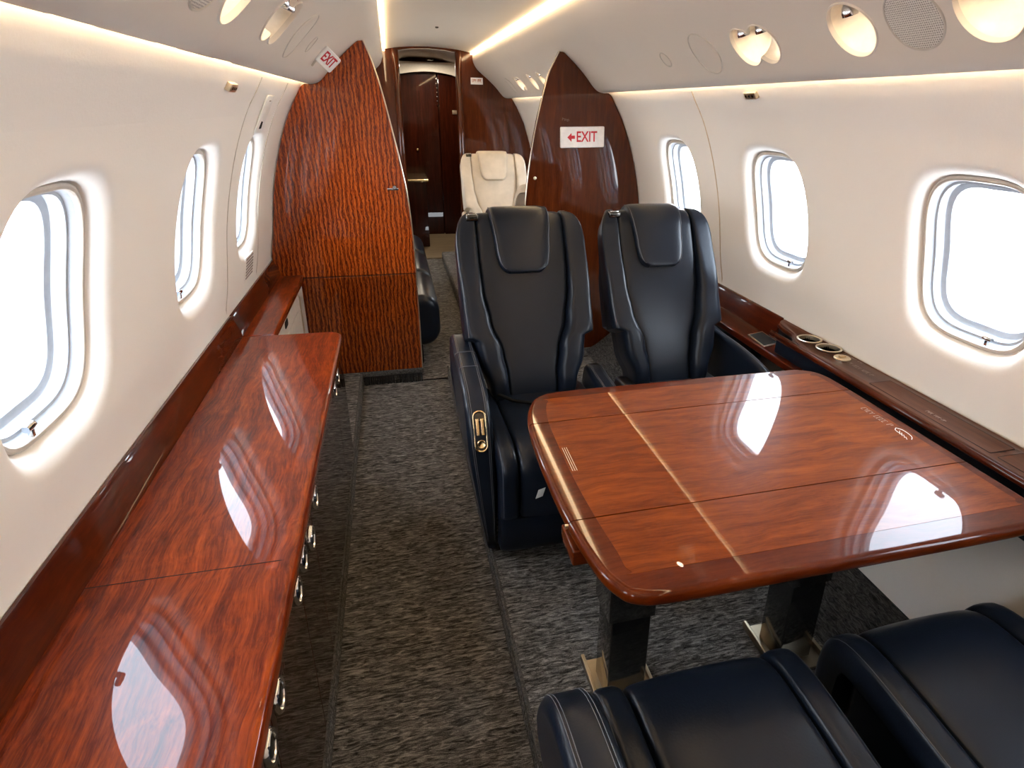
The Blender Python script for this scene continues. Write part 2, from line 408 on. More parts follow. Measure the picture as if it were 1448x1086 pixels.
def val_s_at_x(x):
    best = min(range(len(VPTS) // 6, len(VPTS) - 12), key=lambda i: abs(VPTS[i][0] - x)); return VS[best]
def val_normal(s):
    a = val_pt(s - .01); b = val_pt(s + .01); dx, dz = b[0] - a[0], b[1] - a[1]; L = math.hypot(dx, dz)
    return (dz / L, -dx / L)       # points into the cabin (right-hand side: towards -x, -z)

def sheet(surf, ya, yb, svals_all, holes, ystep=0.12, sa=None, sb=None):
    """extruded sheet with star-shaped holes; holes: (yc, half_cell, sc, radius(theta), edge_rings [(extra, depth)])"""
    mb = MB(); svals = [s for s in svals_all if (sa is None or s >= sa - 1e-6) and (sb is None or s <= sb + 1e-6)]
    s0, s1 = svals[0], svals[-1]; y = ya
    def strip(a, b, sv=None):
        n = max(1, int((b - a) / ystep))
        mb.grid([[surf(s, a + (b - a) * k / n, 0) for s in (sv or svals_all)] for k in range(n + 1)])
    for yc, hc, sc, rad, rings in sorted(holes):
        a, b = yc - hc, yc + hc
        if a > y + 1e-6: strip(y, a)
        if sa is not None: strip(a, b, [s for s in svals_all if s <= s0 + 1e-6]); strip(a, b, [s for s in svals_all if s >= s1 - 1e-6])
        # boundary points of the cell
        bd = [(a, s) for s in svals] + [(a + (b - a) * k / 14, s1) for k in range(1, 14)] + [(b, s) for s in reversed(svals)] + [(b - (b - a) * k / 14, s0) for k in range(1, 14)]
        th = [math.atan2(s - sc, yy - yc) for yy, s in bd]
        e0 = rings[0][0]
        inner = [(yc + (rad(t) + e0) * cos(t), sc + (rad(t) + e0) * sin(t)) for t in th]
        rows = []
        K = 8
        for k in range(K + 1):
            u = k / K
            rows.append([surf(p[1] + (q[1] - p[1]) * u, p[0] + (q[0] - p[0]) * u, 0) for p, q in zip(bd, inner)])
        for e, d in rings[1:]:
            rows.append([surf(sc + (rad(t) + e) * sin(t), yc + (rad(t) + e) * cos(t), d) for t in th])
        mb.grid(rows, closed_u=True); y = b
    if yb > y + 1e-6: strip(y, yb)
    return mb

def supell(a, b, n):
    def r(t):
        c, s = abs(cos(t)), abs(sin(t))
        return ((c / a) ** n + (s / b) ** n) ** (-1 / n)
    return r
WIN_A, WIN_B, WIN_Z = 0.165, 0.198, 1.097
win_r = supell(WIN_A, WIN_B, 3.6)
def wall_surf(side):
    def f(z, y, d):
        x = wall_x(z); e = 0.004; dx = (wall_x(z + e) - wall_x(z - e)) / (2 * e); L = sqrt(1 + dx * dx)
        return (side * (x + d / L), y, z - d * dx / L)
    return f
WIN_L = [-.52, .30, 1.135, 1.945, 2.655, 3.85, 4.65, 5.45]
WIN_R = [-.49, .33, 1.143, 1.972, 2.765, 3.9, 4.7, 5.5]
ZS = [-.02, .08, .18, .3, .42, .52, .62, .70, .75, .80] + [.82 + .0275 * k for k in range(21)] + [1.40, 1.44, 1.48, 1.515, 1.56, 1.60, 1.65, 1.70]
bevel = [(.052, 0), (.044, .0008), (.036, .0040), (.028, .0095), (.0205, .0170), (.0145, .0255), (.0100, .0340), (.0075, .0420)]
wn = 0
for side, ys, nm in ((-1, WIN_L, 'left'), (1, WIN_R, 'right')):
    S = wall_surf(side)
    mb = sheet(S, Y0, YV, ZS, [(y, .26, WIN_Z, win_r, bevel) for y in ys], sa=.80, sb=1.40)
    # hull closure above the overhead panels
    top = [(side * x, z) for x, z in ((.66, 1.70), (.54, 1.85), (.40, 1.97), (.2, 2.03), (0, 2.045))]
    mb.grid([[(x, y, z) for x, z in top] for y in (Y0, 2.0, 4.0, YV)])
    struct('wall_' + nm, mb, 'wall')
    for y in ys:
        wn += 1
        def ring(e, d, n=72): return [S(WIN_Z + (win_r(2 * pi * k / n) + e) * sin(2 * pi * k / n), y + (win_r(2 * pi * k / n) + e) * cos(2 * pi * k / n), d) for k in range(n)]
        fr = MB(); fr.grid([ring(.008, .041), ring(.006, .0345), ring(.002, .032), ring(-.003, .033), ring(-.006, .037), ring(-.006, .043)], closed_u=True)
        w = struct('window_%d' % wn, fr, 'gasket')
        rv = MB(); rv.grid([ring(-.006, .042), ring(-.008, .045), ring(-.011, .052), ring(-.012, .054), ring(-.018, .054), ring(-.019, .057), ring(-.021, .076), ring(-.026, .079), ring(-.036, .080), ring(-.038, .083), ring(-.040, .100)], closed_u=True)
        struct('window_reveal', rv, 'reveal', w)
        pn = MB(); n = 72
        pn.add([S(WIN_Z, y, .096)] + ring(-.0395, .096), [(0, 1 + k, 1 + (k + 1) % n) for k in range(n)])
        struct('window_pane', pn, 'pane', w)
        # small shade latch at the foot of the opening
        p = Vector(S(WIN_Z - WIN_B + .022, y - .055, .035))
        lt = lathe([(.0, -.012), (.006, -.012), (.007, 0), (.006, .012), (0, .012)], p + Vector((0, 0, .006)), (0, 1, 0), 14).merge(box(p.x - .004, p.x + .004, p.y - .004, p.y + .004, p.z - .012, p.z + .006, .001))
        if side == 1 or True: struct('window_latch', lt, 'chrome', w)

# overhead panels with round openings for lights
def val_surf(side):
    def f(s, y, d):
        x, z = val_pt(s); nx, nz = val_normal(min(max(s, .012), VS[-1] - .012))
        return (side * (x - d * nx), y, z - d * nz)        # positive depth goes up into the panel
    return f
SC_X = val_s_at_x(.612)
def circ(r): return lambda t: r
def two(r, h):
    def f(t):
        c = abs(cos(t)); s = sin(t); return h * c + sqrt(max(0, r * r - h * h * s * s))
    return f
LIGHTS = []     # (side, yc, kind, rad)
for side in (-1, 1):
    o = -.012 if side < 0 else 0
    LIGHTS += [(side, .62, 'spot', circ(.066)), (side, .95 + o, 'spot', circ(.066)), (side, 1.29 + o, 'spot', circ(.066)), (side, 1.683 + o, 'twin', two(.060, .046)),
               (side, 4.25, 'spot', circ(.066)), (side, 4.55, 'spot', circ(.066)), (side, 5.0, 'twin', two(.060, .046))]
lip = [(.0045, 0), (.0035, -.0015), (.001, -.0015), (0, .001), (0, .006)]
SVAL = [VS[i] for i in range(0, len(VS), 1)]
for side, nm in ((-1, 'trim_1'), (1, 'trim_2')):
    hs = [(y, .115 if k == 'twin' else .075, SC_X, r, lip) for sd, y, k, r in LIGHTS if sd == side]
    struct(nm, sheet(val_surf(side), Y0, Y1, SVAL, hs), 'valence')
# ceiling panel: shallow arch between the overhead panels
cp = smooth_poly([(-.408, 1.905), (-.385, 1.900), (-.25, 1.922), (0, 1.935), (.25, 1.922), (.385, 1.900), (.408, 1.905)], 5)
mb = MB(); mb.grid([[(x, Y0 + (Y1 - Y0) * k / 30, z) for x, z in cp] for k in range(31)])
struct('ceiling', mb, 'ceiling')

# floor: recessed aisle between two raised decks
def floor_mb():
    mb = MB(); P = [(-.83, .07), (-.662, .07), (-.648, .068), (-.643, .062), (-.641, .0), (-.179, .0), (-.177, .062), (-.172, .068), (-.158, .07), (.83, .07)]
    mb.grid([[(x, y, z) for x, z in P] for y in (Y0, 1.0, 2.0, 3.22)])
    P2 = [(-.83, .0), (-.641, 0), (-.179, 0), (.83, 0)]
    P2 = [(-.83, .0), (-.641, .0), (.02, .0), (.025, .06), (.035, .07), (.83, .07)]
    mb.grid([[(x, y, z) for x, z in P2] for y in (3.2, 4.5, 6.2)])
    mb.add([(-.83, 3.22, 0), (-.641, 3.22, 0), (-.641, 3.22, .07), (-.83, 3.22, .07)], [(0, 1, 2, 3)])
    mb.add([(-.179, 3.22, 0), (.1, 3.22, 0), (.1, 3.22, .07), (-.179, 3.22, .07)], [(0, 1, 2, 3)])
    return mb
struct('floor', floor_mb(), 'carpet')
struct('trim_3', tube([(-.648, Y0 + .01, .066), (-.648, 3.2, .066)], .007, 8), 'carpet_edge')
struct('trim_4', tube([(-.172, Y0 + .01, .066), (-.172, 3.2, .066)], .007, 8), 'carpet_edge')
mb = MB(); mb.grid([[(-.83, y, .012), (.83, y, .012)] for y in (6.2, 7.0, YV)]); mb.add([(-.83, 6.2, 0), (.83, 6.2, 0), (.83, 6.2, .012), (-.83, 6.2, .012)], [(0, 1, 2, 3)])
struct('trim_5', mb, 'vestibule_floor')
# carpeted dado on the right
dado = smooth_poly([(.665, .072), (.69, .076), (.74, .10), (.80, .145), (.845, .178), (.862, .186), (.868, .180)], 4)
mb = MB(); mb.grid([[(x, Y0 + .01 + (3.3 - Y0) * k / 20, z) for x, z in dado] for k in range(21)])
struct('baseboard_right', mb, 'carpet_dark')
# closing walls
def section(y, inner=None, mat=None):
    pass
pts = [(wall_x(z), z) for z in ZS] + [(.54, 1.85), (.40, 1.97), (.2, 2.03), (0, 2.045)]
full = [(x, z) for x, z in pts] + [(-x, z) for x, z in reversed(pts[:-1])]
mb = MB(); mb.add([(x, Y0, z) for x, z in full], [tuple(range(len(full)))]); struct('wall_back', mb, 'wall')

# ------------------------------------------------------------------ LED strips
def bar(x0, x1, z0, z1, ya, yb):
    mb = MB(); n = 12
    mb.loft([[(x0, y, z0), (x1, y, z0), (x1, y, z1), (x0, y, z1)] for y in [ya + (yb - ya) * k / n for k in range(n + 1)]]); return mb
for s, w in ((-1, 'left'), (1, 'right')):
    xs = sorted((s * .7415, s * .7495))
    single('light_strip', bar(xs[0], xs[1], 1.5485, 1.5545, Y0 + .02, 3.2 if s < 0 else 3.3), 'led', 'warm light strip glowing along the top of the %s window wall' % w, 'light strip', group='cove light strips')
    single('light_strip', bar(xs[0], xs[1], 1.5485, 1.5545, 3.28 if s < 0 else 3.38, Y1 - .02), 'led', 'warm light strip over the %s wall of the forward cabin beyond the wooden bulkheads' % w, 'light strip', group='cove light strips')
    xs = sorted((s * .379, s * .397))
    single('light_strip', bar(xs[0], xs[1], 1.8845, 1.8935, Y0 + .02, Y1 - .02), 'led_ceiling', 'warm light strip along the %s edge of the ceiling panel' % w, 'light strip', group='ceiling light strips')

# ------------------------------------------------------------------ overhead fixtures
def light_frame(side, yc, s):
    S = val_surf(side); c = Vector(S(s, yc, 0)); x, z = val_pt(s); nx, nz = val_normal(s)
    n = Vector((side * nx, 0, nz)); up = Vector((-side * nz, 0, nx))
    a = Vector(val_surf(side)(s - .01, yc, 0)) - c; up = a.normalized()    # towards the ceiling
    return c, n, up                                                         # n into cabin
def dish(side, yc, s, rad, depth, n=96):
    """recessed bowl behind an opening, following the panel"""
    S = val_surf(side); mb = MB(); rows = []
    for k in range(9):
        u = k / 8; f = cos(u * pi / 2 * .98); d = .004 + depth * sin(u * pi / 2)
        rows.append([S(s + (rad(2 * pi * j / n)) * f * sin(2 * pi * j / n), yc + rad(2 * pi * j / n) * f * cos(2 * pi * j / n), d) for j in range(n)])
    mb.grid(rows, closed_u=True); return mb
def rim(side, yc, s, rad, w=.005, h=.003, n=120):
    S = val_surf(side); mb = MB()
    def R(e, d): return [S(s + (rad(2 * pi * j / n) + e) * sin(2 * pi * j / n), yc + (rad(2 * pi * j / n) + e) * cos(2 * pi * j / n), d) for j in range(n)]
    mb.grid([R(w, .0003), R(w * .7, -h), R(w * .2, -h), R(-.001, .001), R(-.001, .008)], closed_u=True); return mb
where = {.62: 'nearest the camera, partly overhead', .95: 'at the near end of the row, beside the speaker', 1.29: 'between the speaker and the twin light', 1.683: '', 4.25: '', 4.55: '', 5.0: ''}
for side, yc, kind, rad in LIGHTS:
    sd = 'left' if side < 0 else 'right'
    base = min((.62, .95, 1.29, 1.683, 4.25, 4.55, 5.0), key=lambda q: abs(q - yc))
    if base < 2:
        if kind == 'twin': lab = 'twin reading light of two overlapping round bowls in the %s overhead panel' % sd
        else: lab = {.62: 'round reading light in the %s overhead panel closest to the viewer', .95: 'lit round reading light on the near side of the perforated speaker, %s overhead panel', 1.29: 'lit round reading light between perforated speaker and twin light, %s overhead panel'}[base] % sd
    else:
        lab = {4.25: 'reading light just beyond the peak of the %s wooden bulkhead', 4.55: 'second reading light beyond the %s wooden bulkhead', 5.0: 'furthest reading light, a twin, above the cream seat area on the %s'}[base] % sd
    c, n, up = light_frame(side, yc, SC_X)
    T = Thing('reading_light', lab, 'reading light', tuple(c), 'overhead reading lights')
    T.part('rim', rim(side, yc, SC_X, rad), 'valence')
    T.part('bowl', dish(side, yc, SC_X, rad, .05), 'bowl')
    for q in ((-.046, .046) if kind == 'twin' else (0,)):
        p = c + Vector((0, q, 0)) - n * .020 + up * .046
        ax = (Vector((0, 0, -.5)) + n * .12 - up * .7).normalized()
        h = T.part('lamp_housing', lathe([(.0, -.004), (.012, -.004), (.016, .004), (.0175, .016), (.0165, .022), (.0150, .022), (.0148, .017), (.0, .0168)], p, ax, 20), 'chrome')
        lit = not (kind == 'twin' and ((q > 0) == (side < 0)))
        if lit: T.part('lamp', lathe([(.0, .019), (.0145, .019), (.0145, .0192)], p, ax, 20), 'lamp', h)
def cover(side, yc, s, r, mat, name, label, cat, grille=False):
    c, n, up = light_frame(side, yc, s)
    T = Thing(name, label, cat, tuple(c), None)
    T.part('rim', rim(side, yc, s, circ(r), .0045, .0026), 'gasket')
    S = val_surf(side); mb = MB(); nn = 40; rows = []
    for f, d in ((1.0, .0005), (.985, -.0012), (.9, -.0016), (.5, -.0018), (.05, -.0018)):
        rows.append([S(s + r * f * sin(2 * pi * j / nn), yc + r * f * cos(2 * pi * j / nn), d) for j in range(nn)])
    mb.grid(rows, closed_u=True); mb.f.append(tuple(len(mb.v) - nn + j for j in range(nn)))
    T.part('grille' if grille else 'cover_plate', mb, mat)
for side, sd in ((-1, 'left'), (1, 'right')):
    cover(side, 1.115, SC_X, .066, 'perforated_r' if side > 0 else 'perforated_l', 'speaker', 'round perforated speaker grille in the %s overhead panel' % sd, 'speaker', True)
    cover(side, 1.975 if side > 0 else 2.005, SC_X, .074, 'valence', 'access_cover', 'large blank oval cover plate in the %s overhead panel' % sd, 'cover')
    cover(side, 2.285, SC_X, .028, 'valence', 'access_cover', 'small round blank cover near the bulkhead in the %s overhead panel' % sd, 'cover')
    cover(side, 5.4, SC_X, .074, 'valence', 'access_cover', 'blank oval cover plate furthest forward in the %s overhead panel' % sd, 'cover')
single('smoke_detector', lathe([(0, 0), (.010, 0), (.012, .004), (.012, .008)], (-.03, 4.65, 1.925), (0, 0, 1), 16), 'dark_chrome', 'tiny dark sensor dot in the middle of the ceiling panel', 'sensor', (-.03, 4.65, 1.925))

# ------------------------------------------------------------------ left credenza
cz = .64
T = Thing('credenza', 'long glossy red-brown wooden sideboard running under the left windows', 'sideboard', (-.80, .5, .07))
top = [(-.985, Y0 + .02), (-.640, Y0 + .02)] + [(-.640 - .0 + 0, 2.20)] 
top = [(-.985, Y0 + .02), (-.626, Y0 + .02), (-.626, 2.235)] + [(-.676 + .05 * cos(a), 2.265 + .05 * sin(a)) for a in [k * pi / 2 / 8 for k in range(1, 9)]] + [(-.88, 2.318), (-.985, 2.318)]
T.part('countertop', prism(top, .606, cz, .012, 'z', 5, .004, .012), 'counter')
bs = [(-.980, cz - .004), (-.976, cz - .004), (-.979, .66), (-.996, .705), (-.998, .715), (-1.002, .720), (-1.0085, .720), (-1.0095, .71), (-1.000, .66), (-.992, .64)]
T.part('backsplash', prism(bs, Y0 + .02, 2.318, .001, 'y', 2), 'backsplash')
T.part('counter_joint', tube([(-.975, 1.012, cz + .0002), (-.66, 1.010, cz + .0002), (-.634, 1.010, cz - .002)], .0009, 4), 'groove')
BODY = [(-.655, .073), (-.655, .606), (-.965, .606), (-.955, .5), (-.89, .30), (-.80, .12), (-.80, .073)]
body = T.part('body', prism(BODY, Y0 + .03, 2.29, .002, 'y', 2), 'cabinet_face')
T.part('kick_strip', box(-.655, -.648, Y0 + .03, 2.285, .073, .12, .001), 'black')
edges = [-1.0, -.2, .73, 1.05, 1.26, 1.98, 2.285]
doors = []
for a, b in zip(edges[:-1], edges[1:]):
    d = T.part('door', prism(rrect(a + .0015, b - .0015, .125, .598, .002, 2), -.655, -.638, .0012, 'x', 2), 'cabinet_face')
    doors.append((a, b, d))
def latch(y, z, d):
    p = (-.6435, y, z)
    e = lambda R, h: [( -.638 + h * 1.15, y + R * .85 * cos(2 * pi * k / 28), z + R * sin(2 * pi * k / 28)) for k in range(28)]
    r = MB(); r.grid([e(.031, 0), e(.031, .005), e(.028, .0085), e(.023, .0075), e(.0215, .001)], closed_u=True)
    l = T.part('latch', r, 'chrome', d)
    r2 = MB(); r2.loft([e(.019, .001), e(.019, .005), e(.013, .007), e(.003, .0072)]); T.part('push_button', r2, 'dark_chrome', d)
for y, z in ((2.035, .572), (1.925, .572), (1.315, .570), (1.205, .535), (1.095, .569), (1.005, .567), (.775, .562), (.690, .558), (-.15, .56), (-.25, .56)):
    d = [d for a, b, d in doors if a <= y <= b][0]; latch(y, z, d)

# narrower cabinet beyond it
T = Thing('cabinet', 'narrow wooden ledge with cream front panel between sideboard and left bulkhead', 'cabinet', (-.92, 2.77, .07))
T.part('countertop', prism([(-.985, 2.320), (-.868, 2.320), (-.868, 3.205), (-.985, 3.205)], .612, cz, .008, 'z', 4, .003, .008), 'counter')
T.part('backsplash', prism(bs, 2.320, 3.215, .001, 'y', 2), 'backsplash')
T.part('body', prism([(-.885, .29), (-.885, .612), (-.965, .612), (-.95, .45), (-.90, .30)], 2.325, 3.20, .002, 'y', 2), 'cream_panel')
T.part('plinth', box(-.815, -.795, 2.325, 3.20, .073, .30, .002), 'cream_panel')
d = T.part('door', prism(rrect(2.34, 2.97, .535, .606, .010, 4), -.885, -.876, .002, 'x', 3), 'cream_panel')
T.part('finger_slot', prism(rrect(2.575, 2.655, .566, .597, .014, 6), -.8765, -.8748, .0004, 'x', 2), 'black', d)
T.part('door', prism(rrect(2.34, 2.97, .30, .529, .03, 6), -.885, -.876, .002, 'x', 3), 'cream_panel')
T.part('hinge_rod', tube([(-.872, 3.0, .32), (-.872, 3.0, .585), (-.876, 2.995, .592)], .004, 8), 'pale_gold')

# ------------------------------------------------------------------ bulkheads
inL = smooth_poly([(-.477, 1.712), (-.447, 1.631), (-.412, 1.497), (-.376, 1.31), (-.348, 1.146), (-.329, 1.00), (-.318, .80), (-.316, .62), (-.316, .37), (-.318, .052)], 5)
def valz(x):
    i = min(range(8, len(VPTS) - 2), key=lambda k: abs(VPTS[k][0] - x)); return VPTS[i][1]
topv = [p for p in VPTS if p[0] >= .478 and p[1] < 1.73]
def bulk_outline(inner, sgn, zb):
    """polygon (x,z): up the wall, along the overhead panel, down the curved inner edge"""
    P = []
    z = zb
    while z < 1.50: P.append((sgn * (wall_x(z) - .005), z)); z += .06
    P.append((sgn * (wall_x(1.512) - .005), 1.512)); P.append((sgn * .752, 1.5235))
    for x, zz in reversed([p for p in topv if p[1] <= 1.712 and p[0] < .744]): P.append((sgn * x, zz - .0015))
    return P + [(x, z) for x, z in inner]
def clip_z(poly, z0, keep_above):
    out = []; n = len(poly)
    for i in range(n):
        a, b = poly[i], poly[(i + 1) % n]; ka = (a[1] >= z0) == keep_above; kb = (b[1] >= z0) == keep_above
        if ka: out.append(a)
        if ka != kb: t = (z0 - a[1]) / (b[1] - a[1]); out.append((a[0] + (b[0] - a[0]) * t, z0))
    return out
P = bulk_outline(inL, -1, .072)
T = Thing('bulkhead', 'tall glossy figured-wood bulkhead on the left, orange curly grain', 'bulkhead', (-.6, 3.24, .05), 'wooden cabin dividers')
up = T.part('upper_panel', prism(clip_z(P, .6185, True), 3.222, 3.262, .005, 'y', 4), 'figured')
lo = T.part('lower_panel', prism(clip_z(clip_z(P, .6155, False), .072, True), 3.222, 3.262, .004, 'y', 4), 'figured_low_shade')
T.part('edge_binding', box(-.655, -.314, 3.212, 3.266, .046, .072, .003), 'carpet_edge')
br = MB(); random.seed(3)
x = -.632
while x < -.319:
    br.merge(tube([(x, 3.215 + random.uniform(-.004, .004), .05), (x + random.uniform(-.004, .004), 3.205 + random.uniform(-.01, .006), .001)], .0016, 4)); x += .0032
T.part('brush_strip', br, 'brush')
lp_ = T.part('latch_plate', box(-.425, -.372, 3.217, 3.223, 1.047, 1.058, .001), 'chrome')
T.part('thumb_turn', lathe([(0, .010), (.008, .010), (.011, .004), (.011, 0)], (-.390, 3.218, 1.062), (0, -1, 0), 16), 'chrome', lp_)
T.part('edge_trim', tube([(x + .001, 3.2215, z) for x, z in inL], .0032, 6), 'pale_gold')
inR = [(-x * 1.0 if False else .39 * 0 + (.0 - (x)) , z) for x, z in inL]
inR = smooth_poly([(.477, 1.712), (.450, 1.66), (.416, 1.585), (.362, 1.38), (.326, 1.184), (.302, .985), (.292, .80), (.288, .62), (.288, .37), (.290, .074)], 5)
P = bulk_outline(inR, 1, .074)
T = Thing('bulkhead', 'glossy dark red-brown wooden bulkhead on the right carrying the arrow sign', 'bulkhead', (.6, 3.34, .07), 'wooden cabin dividers')
T.part('panel', prism(P, 3.325, 3.365, .005, 'y', 4), 'bulkhead')
T.part('screw_cap', lathe([(0, .004), (.006, .004), (.009, .002), (.009, 0)], (.352, 3.325, 1.09), (0, -1, 0), 16), 'pale_gold')
T.part('etched_mark', scribble(5, .05, .012, lambda a, b, c: (.523 + a, 3.3245 + c * .2, 1.386 + b - a * .2), 8, .0006), 'grey_ink')
T.part('edge_trim', tube([(x - .001, 3.3245, z) for x, z in inR], .0032, 6), 'pale_gold')
# exit sign on right bulkhead
def sign(T, corners, thick, body, tsize, ink='red_ink', tw=None, r=.006, arrow=False, lift=.001):
    bl, br_, tl = [Vector(c) for c in corners]
    u = (br_ - bl); w = u.length; u.normalize(); v = (tl - bl); h = v.length; v = (v - u * v.dot(u)).normalized(); n = u.cross(v)
    o = bl + u * w / 2 + v * h / 2
    fn = lambda a, b, c: tuple(o + u * a + v * b + n * c)
    mb = prism(rrect(-w / 2, w / 2, -h / 2, h / 2, r, 5), -thick, 0, .002, 'z', 3); mb.xform(fn)
    p = T.part('panel', mb, 'sign_white')
    rim_ = MB()
    for a, b in ((r0, r1) for r0, r1 in [(0, 1)]):
        A = rrect(-w / 2 + .003, w / 2 - .003, -h / 2 + .003, h / 2 - .003, r, 5)
        rim_.merge(tube([(x, y, 0) for x, y in A], .0016, 6, True))
    rim_.xform(fn); T.part('frame', rim_, 'white_plastic')
    dx = w * .10 if arrow else 0
    T.part('lettering', text_mb(body, tsize, lambda a, b, c: fn(a + dx, b, c + lift), .0012, .0004, tw), ink, p)
    if arrow:
        A = MB(); L = w * .17; x0 = -w * .345
        A.merge(prism([(x0, 0), (x0 + L * .55, .30 * tsize), (x0 + L * .55, .12 * tsize), (x0 + L, .12 * tsize), (x0 + L, -.10 * tsize), (x0 + L * .55, -.10 * tsize), (x0 + L * .55, -.30 * tsize)], .0006, .0014, 0, 'z'))
        A.xform(fn); T.part('arrow', A, ink, p)
    return p
T = Thing('exit_sign', 'white rectangular sign with red arrow and EXIT on the right bulkhead', 'exit sign', (.61, 3.32, 1.25), 'exit signs')
sign(T, ((.489, 3.312, 1.246), (.735, 3.312, 1.252), (.489, 3.312, 1.352)), .012, 'EXIT', .075, tw=.115, arrow=True)
T = Thing('exit_sign', 'small tilted white EXIT sign hanging from the left overhead panel', 'exit sign', (-.63, 2.6, 1.60), 'exit signs')
sign(T, ((-.632, 2.585, 1.588), (-.592, 2.65, 1.546), (-.583, 2.585, 1.632)), .02, 'EXIT', .055, tw=.062, r=.008)
T.part('bracket', MB().merge(prism([(-.655, 1.575), (-.62, 1.612), (-.615, 1.60), (-.645, 1.565)], 2.60, 2.63, .001, 'y', 2)), 'valence')
T = Thing('sign', 'tiny white sign with orange-red writing high on the far front wall', 'sign', (.43, 6.18, 1.65))
sgn_p = T.part('panel', box(.375, .487, 6.180, 6.198, 1.636, 1.693, .002), 'sign_white')
T.part('lettering', scribble(9, .088, .024, lambda a, b, c: (.431 + a, 6.1795 + c * .2, 1.668 + b), 6, .0022), 'orange_ink', sgn_p)

# ------------------------------------------------------------------ small fittings on the walls
def bracket(side, y, z, label):
    S = wall_surf(side); x = wall_x(z)
    T = Thing('bracket', label, 'bracket', S(z, y, 0), None)
    b = box(-.034, .034, -.012, .012, -.001, .014, .003)
    c0 = Vector(S(z, y, 0)); n = (Vector(S(z, y, -.01)) - c0).normalized(); u = Vector((0, 1, 0)); v = n.cross(u)
    fn = lambda a, b_, c: tuple(c0 + u * a + v * b_ + n * c)
    p = T.part('plate', b.xform(fn), 'pale_gold')
    for q in (-.02, 0, .02): T.part('screw', lathe([(.0045, .013), (.0045, .0155), (0, .016)], (q, 0, 0), (0, 0, 1), 12).xform(fn), 'dark_chrome', p)
bracket(1, 1.945, 1.498, 'small metal bracket with screws under the light strip on the right wall')
bracket(-1, 1.915, 1.480, 'small metal bracket with screws under the light strip on the left wall')
S = wall_surf(-1)
def wall_plate(T, side, y0, y1, z0, z1, th, r, name, mat, parent=None, off=0.0):
    S = wall_surf(side); P = rrect(y0, y1, z0, z1, r, 4); mb = MB()
    rings = []
    for ins, d in ((0, .0 - off), (0, -th + .001 - off), (.0015, -th - off)):
        rings.append([S(p[1], p[0], d) for p in (inset(P, ins) if ins else P)])
    mb.loft(rings); return T.part(name, mb, mat, parent)
T = Thing('control_plate', 'flat cream hatch-release plate with dark inserts above the third left window', 'plate', S(1.40, 2.61, 0))
p = wall_plate(T, -1, 2.53, 2.67, 1.335, 1.465, .005, .012, 'plate', 'white_plastic')
wall_plate(T, -1, 2.575, 2.615, 1.352, 1.395, .003, .004, 'dark_inset', 'black', p, .0045)
wall_plate(T, -1, 2.585, 2.625, 1.41, 1.452, .002, .004, 'grey_inset', 'grey_ink', p, .0045)
T = Thing('vent_grille', 'small ribbed vent grille below the third left window', 'vent', S(.835, 2.67, 0))
p = wall_plate(T, -1, 2.60, 2.745, .772, .868, .003, .003, 'frame', 'wall')
for k in range(7): wall_plate(T, -1, 2.607, 2.738, .779 + .0125 * k, .786 + .0125 * k, .002, .001, 'slat', 'grey_ink', p, .0028)
def wall_line(side, y, z0, z1, mat, r=.0022, dy=0.0):
    S = wall_surf(side); return tube([S(z0 + (z1 - z0) * k / 24, y + dy * k / 24, -.0005) for k in range(25)], r, 6)
struct('trim_6', wall_line(1, 2.38, .725, 1.515, 'x'), 'seam_gold')
struct('trim_7', wall_line(-1, 2.30, .725, 1.515, 'x', .0016), 'gasket')
struct('trim_8', wall_line(-1, 2.86, .725, 1.515, 'x', .0016), 'gasket')

# ------------------------------------------------------------------ right side ledge with cup holders
lz = .72
front = [(.884, Y0 + .02), (.884, 1.56), (.889, 1.62), (.903, 1.67), (.925, 1.705), (.942, 1.74), (.950, 1.80), (.962, 1.85), (.985, 1.875)]
ol = smooth_poly(front, 3) + [(1.003, 1.88), (1.003, Y0 + .02)]
def open_lathe(profile, o, n):
    mb = MB(); mb.grid([[(o[0] + r * cos(2 * pi * k / n), o[1] + r * sin(2 * pi * k / n), o[2] + h) for k in range(n)] for r, h in profile], closed_u=True); return mb
CUPS = [(.955, 1.665), (.965, 1.575)]
T = Thing('side_ledge', 'long wooden armrest ledge with two cup holders under the right windows', 'ledge', (.95, .8, .60))
lp = T.part('ledge_top', prism([(x, y) for x, y in ol], .694, lz, .0035, 'z', 3), 'walnut')
T.part('edge_rail', tube([(x + .003, y, .706) for x, y in smooth_poly(front[:8], 5)], .0105, 10), 'backsplash')
LPc = smooth_poly([(.896, Y0 + .03), (.896, 1.55), (.900, 1.62), (.914, 1.68), (.936, 1.72), (.955, 1.80), (.975, 1.868)], 4)
T.part('leather_panel', prism(LPc + [(.985, 1.862), (.966, 1.80), (.948, 1.73), (.924, 1.70), (.908, 1.63), (.904, 1.55), (.904, Y0 + .03)], .6415, .694, .001, 'z', 2), 'navy')
cut_bm = MB()
for x, y in CUPS: cut_bm.merge(prism([(x + .036 * cos(2 * pi * k / 40), y + .036 * sin(2 * pi * k / 40)) for k in range(40)], .66, .76, 0, 'z'))
cutter = link('cutter', cut_bm, 'black'); cutter.location = (0, 0, 0)
md = lp.modifiers.new('cut', 'BOOLEAN'); md.operation = 'DIFFERENCE'; md.object = cutter; md.solver = 'EXACT'; md.use_self = True
cutter.location = Vector((0, 0, 0)); bpy.context.view_layer.update()
me2 = bpy.data.meshes.new_from_object(lp.evaluated_get(bpy.context.evaluated_depsgraph_get()))
lp.modifiers.clear(); lp.data = me2; bpy.data.objects.remove(cutter)
T.part('leather_panel', box(.896, .965, Y0 + .03, 1.60, .575, .641, .002), 'navy')
